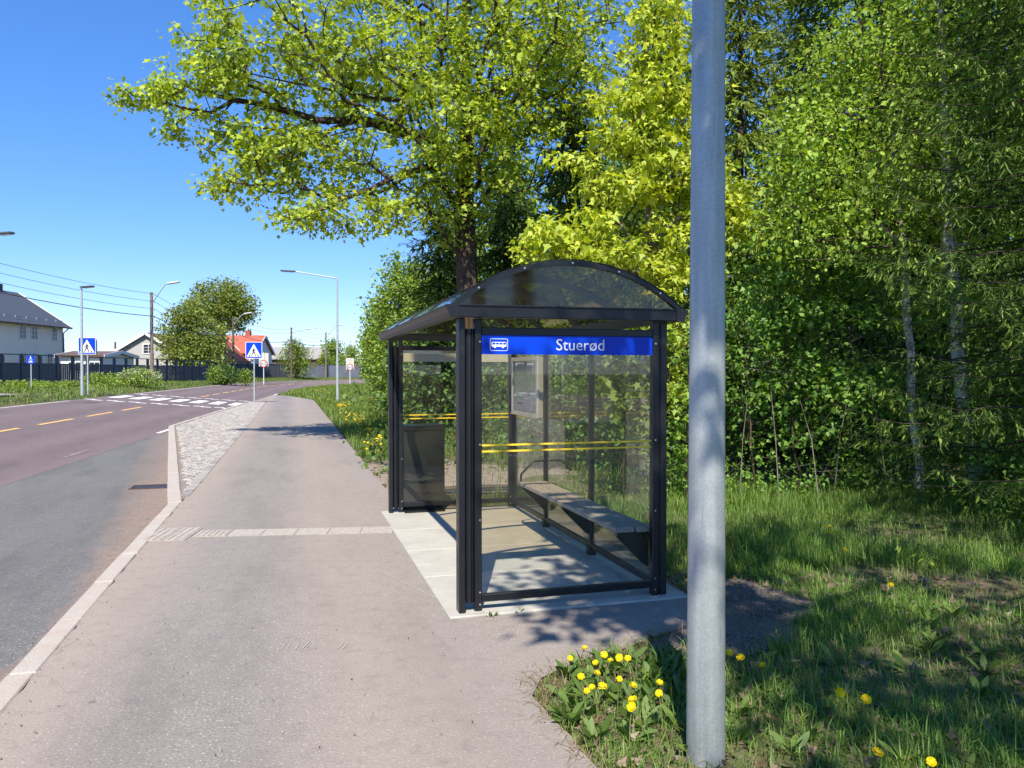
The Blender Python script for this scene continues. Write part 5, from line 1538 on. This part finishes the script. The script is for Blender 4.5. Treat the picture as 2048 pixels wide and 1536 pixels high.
# ------------------------------------------------------------------ hedge-like trees along the near verge, and the wood behind
rng = np.random.default_rng(61)
GH = 'leafy trees along the near verge'
def bushy(label, x_, D, topy, halfw, leaf, nt=260, m=20, ls=0.15, cr=0.26, low=0.15, group=GH, name='verge_tree', cat='tree', bark='bark_grey', templ='wide', r=0.09):
    X, Y, Z = on_ground(x_, D)
    zt = EYE + (744 - topy) / FPX * D; H = zt - Z; w = halfw * D / FPX
    if low > 0.3:
        ells = [((X, Y, Z + H * (1 + low) / 2), (w, w, H * (1 - low) / 2), int(nt * .8)), ((X + w * .35, Y - w * .2, Z + H * (low + .22)), (w * .6, w * .6, H * .16), int(nt * .2))]
        sd = [[Vector((X, Y, Z)), Vector((X, Y, Z + H * low)), Vector((X + .1, Y, Z + H * .8))]]
        return broad_tree(name, label, cat, sd[0][0], ells, sd, rng, leaf, bark, m, cr, ls, templ, r, 0.008, bf=0.4, step=0.6, group=group, droop=0.3)[0]
    ells = [((X, Y, Z + H * .55), (w, w, H * .43), int(nt * .55)), ((X + w * .2, Y - w * .3, Z + H * .3), (w * .95, w * .9, H * .3), int(nt * .3)), ((X - w * .1, Y, Z + H * .8), (w * .55, w * .55, H * .2), int(nt * .15))]
    sd = [[Vector((X, Y, Z)), Vector((X, Y, Z + H * .4)), Vector((X + .1, Y, Z + H * .8))]]
    return broad_tree(name, label, cat, sd[0][0], ells, sd, rng, leaf, bark, m, cr, ls, templ, r, 0.008, bf=0.4, step=0.6, group=group, droop=0.3)[0]
v1 = bushy('rounded green tree standing behind the far shelter post', 800, 36, 512, 62, 'lf_green', 420, 20, .13, .24)
v2 = bushy('green tree leaning over the verge beside the footpath lamp', 768, 47, 585, 46, 'lf_green', 380, 20, .14, .27)
def put(src, label, x_, D, rot, s, sz=None):
    c = copy_tree(src); c.location = on_ground(x_, D); c.rotation_euler.z = rot; c.scale = (s, s, sz or s); set_label(c, label); return c
put(v1, 'leafy tree filling the verge left of the maple trunk', 866, 30, 2.0, 0.80)
put(v2, 'green bush tree at the far end of the near verge', 756, 62, 1.4, 0.95)
put(v1, 'olive topped tree rising behind the verge trees', 835, 46, 4.1, 1.15, 1.22)
put(v2, 'low verge tree behind the far glass pane', 905, 24, 3.3, 0.62, 0.66)
put(v1, 'dense tree seen through the shelter behind the waste bin', 985, 22, 0.7, 0.55, 0.62)
put(v2, 'dark bushy tree seen through the shelter back wall', 1120, 16.5, 5.0, 0.42, 0.46)
GW = 'broadleaf trees deep in the wood'
for k, (x_, D, s, sz, rot, lab) in enumerate([(1040, 29, 1.2, 1.5, .3, 'wood tree behind the spruce over the shelter'), (1180, 27, 1.1, 1.4, 1.9, 'wood tree between two dark spruces'), (1420, 22, 0.9, 0.85, 3.0, 'wood tree behind the lamp post'),
                                          (1640, 20, 1.0, 0.95, 4.2, 'wood tree above the leafy saplings'), (1850, 18, 1.0, 1.5, 5.1, 'wood tree behind the slender birch'), (2060, 17, 1.0, 1.5, 2.4, 'wood tree behind the near spruce'),
                                          (930, 36, 1.3, 1.35, 1.1, 'wood tree far behind the maple trunk'), (1560, 30, 1.2, 1.05, 0.2, 'tall wood tree behind the twin spruces'), (1900, 27, 1.5, 2.2, 3.6, 'tall wood tree filling the dark corner'), (1270, 34, 1.4, 1.7, 5.7, 'tall wood tree far behind the yellow green tree')]):
    c = put(v1 if k % 2 else v2, lab, x_, D, rot, s, sz); c['group'] = GW
v3 = bushy('bushy tree at the bend behind the near speed sign', 748, 104, 668, 24, 'lf_willow', 200, 16, .26, .4, name='verge_tree')
put(v3, 'dark hedge tree closing the near verge at the bend', 750, 78, 2.2, 0.72)

# trees beyond the road
GF = 'trees in the gardens beyond the fence'
t1 = bushy('wide olive green garden tree before the red roofed house', 388, 83, 600, 68, 'lf_olive', 520, 26, .22, .36, group=GF, name='garden_tree', r=.28)
t2 = bushy('taller rounded garden tree behind the olive one', 447, 99, 558, 68, 'lf_olive', 620, 26, .23, .40, low=.45, group=GF, name='garden_tree', r=.3)
t3 = bushy('round bright willow tree at the end of the closed fence', 592, 108, 676, 33, 'lf_willow', 260, 22, .22, .27, group=GF, name='garden_tree', templ='oval')
t4 = bushy('green garden tree behind the road bend', 668, 135, 676, 26, 'lf_green', 180, 16, .3, .42, group=GF, name='garden_tree')
c = put(t4, 'small green tree beside the yellow house', 704, 128, 2.0, 0.8)
c = put(t3, 'low green garden tree behind the pale fence', 650, 130, 1.0, 0.7)
c = put(t4, 'green tree far behind the grey roofed house', 545, 165, 4.0, 0.8)
# copper shrub
bushy('dark copper shrub in front of the grey roofed house', 640, 132, 716, 10, 'lf_red', 70, 14, .22, .2, group=GF, name='garden_shrub', cat='shrub')
GB = 'shrubs on the far verge'
def shrub(label, x_, D, topy, hw, leaf, nt, m, ls, cr, templ='wide'):
    return bushy(label, x_, D, topy, hw, leaf, nt, m, ls, cr, group=GB, name='verge_shrub', cat='shrub', templ=templ, r=.03)
b1 = shrub('low green shrub at the foot of the fence beside the flowering bush', 214, 49, 748, 50, 'lf_green', 120, 16, .10, .16)
b2 = shrub('rounded pale flowering bush below the grey utility pole', 280, 50, 737, 44, 'lf_green', 150, 16, .10, .16)
X, Y, Z = on_ground(280, 50)
pp = ell_points([((0, 0, 0.75), (1.4, 1.2, .55), 900)], rng, 6); pp = pp[pp[:, 2] > .55]
leaves('blossom', pp, .10, rng, M['blossom'], 'wide', parent=b2)
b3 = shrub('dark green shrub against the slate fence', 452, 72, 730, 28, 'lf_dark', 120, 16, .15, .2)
b4 = shrub('small shrub beside the far speed sign', 492, 74, 738, 14, 'lf_green', 60, 14, .14, .16)
c = copy_tree(b4); c.location = on_ground(428, 70); set_label(c, 'tiny shrub next to the dark green one on the verge')
c = copy_tree(b1); c.location = on_ground(60, 42); c.scale = (1.2, 1.2, .55); set_label(c, 'low scrubby shrub at the fence beside the path sign')
c = copy_tree(b1); c.location = on_ground(135, 44); c.rotation_euler.z = 2; c.scale = (.8, .8, .5); set_label(c, 'scrubby shrub between the path sign and the street lamp')

# tree behind the photographer that shades the shelter end and the grass
rng = np.random.default_rng(71)
ells = [((4.3, -2.0, 7.2), (3.6, 2.6, 1.7), 66), ((2.2, -1.2, 6.5), (1.3, 1.8, 0.9), 44), ((1.1, 0.9, 6.9), (1.0, 1.5, 0.7), 60), ((0.72, 0.35, 6.3), (0.9, 0.9, 0.6), 50), ((1.35, -1.2, 6.4), (0.6, 1.1, 0.6), 24), ((3.4, 1.6, 6.9), (2.0, 1.9, 0.9), 52), ((5.2, 3.4, 7.2), (1.8, 1.8, 1.0), 40), ((6.5, -1.0, 6.0), (2.6, 2.6, 2.0), 60), ((8.5, 1.5, 5.5), (2.5, 3.0, 2.5), 60)]
broad_tree('shade_tree', 'maple beside the path casting dappled shade on the shelter end', 'tree', (5.6, -3.4, 0), ells, [[(5.6, -3.4, 0), (5.5, -3.3, 3), (5.0, -2.8, 5.5), (4.5, -2.2, 7)]], rng, 'lf_maple', 'bark', 17, 0.20, 0.16, 'maple5', 0.2, 0.006, droop=0.4)

# ------------------------------------------------------------------ grass, litter, dandelions
def blades(name, label, X, Y, H, W, rng, mat, bend=0.5, kind='stuff', cat='grass', clump=None):
    n = len(X)
    Z = terrain(X, Y)
    az = rng.uniform(0, 2 * PI, n)
    d = np.stack([np.cos(az), np.sin(az), np.zeros(n)], 1); s = np.stack([-np.sin(az), np.cos(az), np.zeros(n)], 1)
    b = bend * rng.uniform(.2, 1.3, n)
    base = np.stack([X, Y, Z - 0.01], 1)
    V = np.zeros((n, 5, 3))
    V[:, 0] = base - s * W[:, None]; V[:, 1] = base + s * W[:, None]
    mid = base + d * (H * b * .3)[:, None] + np.array([0, 0, 1.0]) * (H * .55)[:, None]
    V[:, 2] = mid + s * (W * .8)[:, None]; V[:, 3] = mid - s * (W * .8)[:, None]
    V[:, 4] = base + d * (H * b)[:, None] + np.array([0, 0, 1.0]) * (H * (1 - .35 * b))[:, None]
    i = (np.arange(n) * 5)[:, None]
    o = mesh_np(name, V.reshape(-1, 3), [i + np.array([[0, 1, 2, 3]]), i + np.array([[3, 2, 4]])], mat)
    tag(o, label, cat, kind=kind)
    return o
PATHPOLY = np.array([[p_.x, p_.y] for p_ in path_pts])
GRAVEL = np.array(gp); DIRT = np.array(gp2)
def vn(x, y, s, ph):
    return (np.sin(x * s + ph) + np.sin(y * s * 1.17 + ph * 2) + np.sin((x + y) * s * .73 + ph * 3) + np.sin((x - y) * s * 1.4 + ph)) / 4
def scatter(rng, n, x0, x1, y0, y1, dens):
    X = rng.uniform(x0, x1, n); Y = rng.uniform(y0, y1, n)
    k = ~in_poly(X, Y, PATHPOLY)
    lx = (X - A0.x) * V2.x + (Y - A0.y) * V2.y; ly = (X - A0.x) * U2.x + (Y - A0.y) * U2.y
    k &= ~((lx > -.17) & (lx < 1.62) & (ly > -.12) & (ly < 3.9))
    k &= rng.random(n) < dens(X, Y)
    return X[k], Y[k]
rng = np.random.default_rng(81)
inG = lambda X, Y: np.where(in_poly(X, Y, GRAVEL), 0.05, 1.0) * np.where(in_poly(X, Y, DIRT), 0.10, 1.0)
# foreground grass right of the path
dens = lambda X, Y: np.clip(0.50 + 0.8 * vn(X, Y, 3.1, 1.0) + 0.25 * np.clip(Y - 5.5, 0, 2), 0.03, 1) * inG(X, Y)
X, Y = scatter(rng, 95000, 0.1, 5.2, 2.3, 6.5, dens)
H = rng.gamma(5, 0.017, len(X)) * (0.8 + .6 * np.clip(vn(X, Y, 2.3, 4), -.5, 1)); W = rng.uniform(.0014, .0034, len(X))
blades('grass', 'patchy grass beside the lamp post in dappled shade', X, Y, H + .025, W, rng, M['grass'], 0.8)
dens = lambda X, Y: np.clip(0.85 + 0.5 * vn(X, Y, 2.1, 2.0), 0.2, 1) * inG(X, Y)
X, Y = scatter(rng, 62000, 1.0, 8.5, 6.3, 10.8, dens)
H = (rng.gamma(6, 0.020, len(X)) + .04) * (0.75 + .5 * np.clip(vn(X, Y, 1.9, 2.7), -.5, 1)); W = rng.uniform(.0018, .0038, len(X))
blades('grass', 'long dark grass in the shade in front of the wood', X, Y, H, W, rng, M['grass'], 0.7)
# behind and beyond the shelter
X, Y = scatter(rng, 52000, -8, 3.0, 9.0, 22, lambda X, Y: (np.clip(.8 + .5 * vn(X, Y, 1.4, .5), .2, 1) * inG(X, Y)) * ((X * V2.x + Y * V2.y) > PATH_RIGHT + .03))
H = rng.gamma(6, 0.022, len(X)) + .04; W = rng.uniform(.003, .0065, len(X))
blades('grass', 'sunlit verge grass behind the shelter and under the maple', X, Y, H, W, rng, M['grass_lit'], 0.7)
def verge_right(n, y0, y1, hm, w, label):
    Y = rng.uniform(y0, y1, n); lo = (PATH_RIGHT + .03 - Y * V2.y) / V2.x
    X = lo + rng.random(n) * 9
    tt, s = road_ts(X, Y)
    k = (s < -0.5) & ~in_poly(X, Y, PATHPOLY)
    X, Y = X[k], Y[k]
    H = rng.gamma(6, hm / 6, len(X)) + .03
    blades('grass', label, X, Y, H, rng.uniform(w * .6, w * 1.3, len(X)), rng, M['grass_lit'], 0.7)
verge_right(42000, 22, 44, .14, .009, 'sunlit verge grass along the footpath under the trees')
# beyond the path end, up to the bend
Y = rng.uniform(43, 104, 46000); tt_x = np.interp(Y, RE_A[:, 1], RE_A[:, 0]); X = tt_x + 0.25 + rng.random(len(Y)) * 14
k = ~in_poly(X, Y, PATHPOLY); X, Y = X[k], Y[k]
blades('grass', 'sunlit verge grass curving along the road to the bend', X, Y, rng.gamma(6, .026, len(X)) + .03, rng.uniform(.012, .024, len(X)), rng, M['grass_lit'], 0.7)
# far verge
n = 60000
tau = 2 + 150 * rng.random(n) ** 1.4; sx = ROAD_W + 0.25 + rng.random(n) * 8.5
PT = np.array([tuple(road_pt(a_, b_)) for a_, b_ in zip(tau, sx)])
k = ~((sx > ROAD_W + 2.0) & (sx < ROAD_W + 3.5) & (tau < 36)); PT, tau, sx = PT[k], tau[k], sx[k]
blades('grass', 'rough grass on the far verge below the fence', PT[:, 0], PT[:, 1], rng.gamma(5, .022, len(PT)) + .03 + .14 * (sx > ROAD_W + 3.6) * rng.random(len(PT)), rng.uniform(.010, .022, len(PT)), rng, M['grass_lit'], 0.6)
# dry stalks and dead leaves
X, Y = scatter(rng, 9000, 0.1, 5.0, 2.3, 6.3, lambda X, Y: np.clip(.35 - .6 * vn(X, Y, 3.1, 1.0), .05, 1))
blades('dry_grass', 'dry bleached grass stalks among the foreground green', X, Y, rng.gamma(4, .018, len(X)) + .01, rng.uniform(.001, .0022, len(X)), rng, M['dry'], 2.0)
q = np.array([[p_.x, p_.y] for p_ in path_pts[18:30]])
ex = []
for a_, b_ in zip(q[:-1], q[1:]):
    L = np.hypot(*(b_ - a_)); n_ = int(L * 420)
    f = rng.random(n_)[:, None]
    ex.append(a_ + (b_ - a_) * f + rng.normal(size=(n_, 2)) * .055)
ex = np.concatenate(ex)
blades('dry_grass', 'dry straw crumbs along the ragged footpath edge', ex[:, 0], ex[:, 1], rng.gamma(3, .012, len(ex)) + .02, rng.uniform(.001, .0024, len(ex)), rng, M['dry'], 2.5)
X, Y = scatter(rng, 6500, 0.3, 5.0, 2.4, 6.0, lambda X, Y: np.clip(.4 - .9 * vn(X, Y, 2.6, 3.0), .04, 1))
pos = np.stack([X, Y, terrain(X, Y) + rng.uniform(.004, .03, len(X))], 1)
o = leaves('leaf_litter', pos, rng.uniform(.03, .075, len(X)), rng, M['litter'], 'maple5', axis=np.array([0, 0, 0.0]), spread=1.0); tag(o, 'brown dead leaves lying in the foreground grass', 'leaves', kind='stuff')
# broad weeds
def weeds(name, label, pts, rng, n_leaf, ls):
    P_, A_ = [], []
    for (x_, y_) in pts:
        for k in range(n_leaf):
            az = rng.uniform(0, 2 * PI); P_.append((x_, y_, tz(x_, y_) + .005)); A_.append((math.cos(az), math.sin(az), rng.uniform(.25, 1.3)))
    o = leaves(name, np.array(P_), ls * rng.uniform(.6, 1.2, len(P_)), rng, M['dand_leaf'], 'lance', axis=np.array(A_), spread=.2)
    tag(o, label, 'weeds', kind='stuff')
wp = [(rng.uniform(.25, .95), rng.uniform(3.2, 4.25)) for _ in range(70)] + [(rng.uniform(.9, 4.2), rng.uniform(2.9, 5.2)) for _ in range(70)]
wp = [w_ for w_ in wp if not in_poly(np.array([w_[0]]), np.array([w_[1]]), PATHPOLY)[0] and not in_poly(np.array([w_[0]]), np.array([w_[1]]), GRAVEL)[0]]
weeds('weeds', 'broad leaved weeds around the dandelion clump', wp, rng, 8, 0.12)
sp = [gpx(972, 1232), gpx(985, 1234), gpx(1038, 1228), gpx(852, 1130), gpx(815, 985), gpx(765, 948), gpx(748, 912)]
weeds('crack_weeds', 'small weeds growing from the slab edge', [(p_.x, p_.y) for p_ in sp[:4]], rng, 9, 0.05)
weeds('verge_weeds', 'leafy weeds on the dirt beside the footpath', [(p_.x + rng.normal() * .12, p_.y + rng.normal() * .12) for p_ in sp[4:] for _ in range(8)], rng, 16, 0.09)

def dandelion_proto():
    rg = np.random.default_rng(3)
    head, core = [], []
    n = 46
    az = rg.uniform(0, 2 * PI, n); ti = rg.uniform(-0.05, 0.6, n)
    ax = np.stack([np.cos(az) * np.cos(ti), np.sin(az) * np.cos(ti), np.sin(ti)], 1)
    T, Fs = np.array([[-.0022, .004, 0], [.0022, .004, 0], [.0030, .023, .0], [-.0030, .023, 0]]), [0, 1, 2, 3]
    up = np.array([0, 0, 1.0]); b = nrm(np.cross(ax, up)); nn = np.cross(b, ax)
    V = b[:, None, :] * T[None, :, 0:1] + ax[:, None, :] * T[None, :, 1:2]
    i = (np.arange(n) * 4)[:, None]
    me_o = mesh_np('petals', V.reshape(-1, 3), [i + np.array([[0, 1, 2, 3]])], M['dand'])
    return me_o
pet_o = dandelion_proto(); petals = pet_o.data; COL.objects.unlink(pet_o); bpy.data.objects.remove(pet_o)
core_o = MB().add([(0.008 * math.cos(k * PI / 4), 0.008 * math.sin(k * PI / 4), -.004) for k in range(8)] + [(0.011 * math.cos(k * PI / 4), 0.011 * math.sin(k * PI / 4), .006) for k in range(8)] + [(0, 0, .012)],
                  [(k, (k + 1) % 8, 8 + (k + 1) % 8, 8 + k) for k in range(8)] + [(8 + k, 8 + (k + 1) % 8, 16) for k in range(8)]).build('flower_head', M['dand_core'])
core = core_o.data; COL.objects.unlink(core_o); bpy.data.objects.remove(core_o)
rg = random.Random(9)
def dandelion(hx, hy, h, label, group, tilt=None, s=1.0):
    D = (EYE - h) * FPX / (hy - 744)
    top = px(hx, hy, D); bx_, by_ = top.x + rg.uniform(-.05, .05), top.y + rg.uniform(-.03, .06)
    o = empty('dandelion', (bx_, by_, tz(bx_, by_))); tag(o, label, 'dandelion', group)
    tl = top - o.location
    MB().tube([(0, 0, 0), (tl.x * .35, tl.y * .3, tl.z * .55), (tl.x, tl.y, tl.z - .004)], [.0026, .0022, .0018], 6).build('stem', M['stem'], o)
    hd = bpy.data.objects.new('flower_head', core); hd.location = tl
    hd.rotation_euler = (rg.uniform(.15, .95), rg.uniform(-.4, .4), rg.uniform(-.5, .5)); hd.scale = (s, s, s); link(hd, o)
    pt = bpy.data.objects.new('petals', petals); pt.rotation_euler = (0, 0, rg.uniform(0, 6)); link(pt, hd)
lab1 = 'yellow dandelion blooming in the clump between footpath and lamp post'
for (hx, hy) in [(1170, 1299), (1209, 1313), (1141, 1320), (1192, 1329), (1240, 1319), (1257, 1320), (1222, 1324), (1163, 1357), (1195, 1350), (1206, 1377), (1175, 1386), (1185, 1378), (1268, 1375), (1321, 1369), (1320, 1391), (1267, 1404), (1265, 1419), (1240, 1362)]:
    dandelion(hx, hy, rg.uniform(.13, .20), lab1, 'dandelion clump at the lamp post', s=rg.uniform(.62, .95))
lab2 = 'yellow dandelion scattered in the shaded grass beyond the lamp post'
for (hx, hy) in [(1484, 1319), (1527, 1334), (1461, 1309), (1685, 1389), (1737, 1403), (1761, 1511), (1869, 1530), (1785, 1171), (1693, 1101), (1661, 1054), (1665, 1066)]:
    dandelion(hx, hy, rg.uniform(.09, .15), lab2, 'dandelions in the shaded grass', s=rg.uniform(.8, 1.05))
# distant dandelions along the verge, too small to show their parts
fm = MB()
for k in range(8): pass
n_ = 12
vs = [(0.022 * math.cos(k * 2 * PI / n_) * (1 if k % 2 else .8), 0.022 * math.sin(k * 2 * PI / n_) * (1 if k % 2 else .8), .13) for k in range(n_)] + [(0, 0, .145), (0, 0, .115), (.002, 0, 0), (-.002, 0, 0), (0, .002, 0)]
fs = [(k, (k + 1) % n_, n_) for k in range(n_)] + [((k + 1) % n_, k, n_ + 1) for k in range(n_)] + [(n_ + 2, n_ + 3, n_ + 1), (n_ + 3, n_ + 4, n_ + 1)]
far_o = fm.add(vs, fs).build('dandelion', M['dand_core'], fix=False); far_me = far_o.data; far_me.materials.clear(); far_me.materials.append(plain('dandelion_bloom', (0.80, 0.55, 0.012), 0.8, var=0.1)); COL.objects.unlink(far_o); bpy.data.objects.remove(far_o)
spots = []
for (cx_, cy_, n, sx_, sy_) in [(684, 816, 34, 16, 5), (715, 850, 24, 14, 10), (735, 868, 22, 12, 10), (752, 888, 16, 14, 8), (700, 838, 14, 20, 8), (668, 800, 10, 25, 8), (640, 786, 10, 20, 5), (582, 783, 5, 6, 2), (748, 800, 6, 6, 4), (660, 775, 8, 30, 5), (880, 935, 7, 12, 20), (745, 905, 9, 16, 10)]:
    for k in range(n):
        p_ = gpx(rg.gauss(cx_, sx_ * .6), max(768, rg.gauss(cy_, sy_ * .6)))
        if in_poly(np.array([p_.x]), np.array([p_.y]), PATHPOLY)[0]: continue
        spots.append(p_)
for p_ in spots:
    o = bpy.data.objects.new('dandelion', far_me); o.location = (p_.x, p_.y, tz(p_.x, p_.y)); s = rg.uniform(.9, 1.5) * (1.0 + 0.012 * p_.y); o.scale = (s, s, rg.uniform(1.0, 1.6))
    o.rotation_euler = (rg.uniform(-.1, .5), rg.uniform(-.2, .2), rg.uniform(0, 6)); link(o)
    tag(o, 'small yellow dandelion on the sunlit verge beside the footpath', 'dandelion', 'dandelions along the sunlit verge')

# grit and leaf crumbs lying on the footpath and in the gutter
rng = np.random.default_rng(91)
n = 520
q = rng.random(n); side = rng.random(n)
yy = 2.6 + 11 * rng.random(n) ** 1.6
kx = -4.07 + (yy - 9.44) * U2.x / U2.y
xx = np.where(side < .35, kx + rng.normal(size=n) * .10 + .02, np.where(side < .55, kx - .16 - np.abs(rng.normal(size=n)) * .12, kx + .3 + 2.6 * q))
zz_ = np.where(xx < kx - .14, -0.078, 0.009)
k = in_poly(xx, yy, PATHPOLY) | (xx < kx - .14)
pos = np.stack([xx, yy, zz_], 1)[k]
o = leaves('path_grit', pos, rng.uniform(.006, .020, len(pos)), rng, M['litter'], 'oval', axis=np.array([0, 0, 0.0]), spread=1.0)
tag(o, 'crumbs of dead leaf and grit on the footpath and in the gutter', 'grit', kind='stuff')
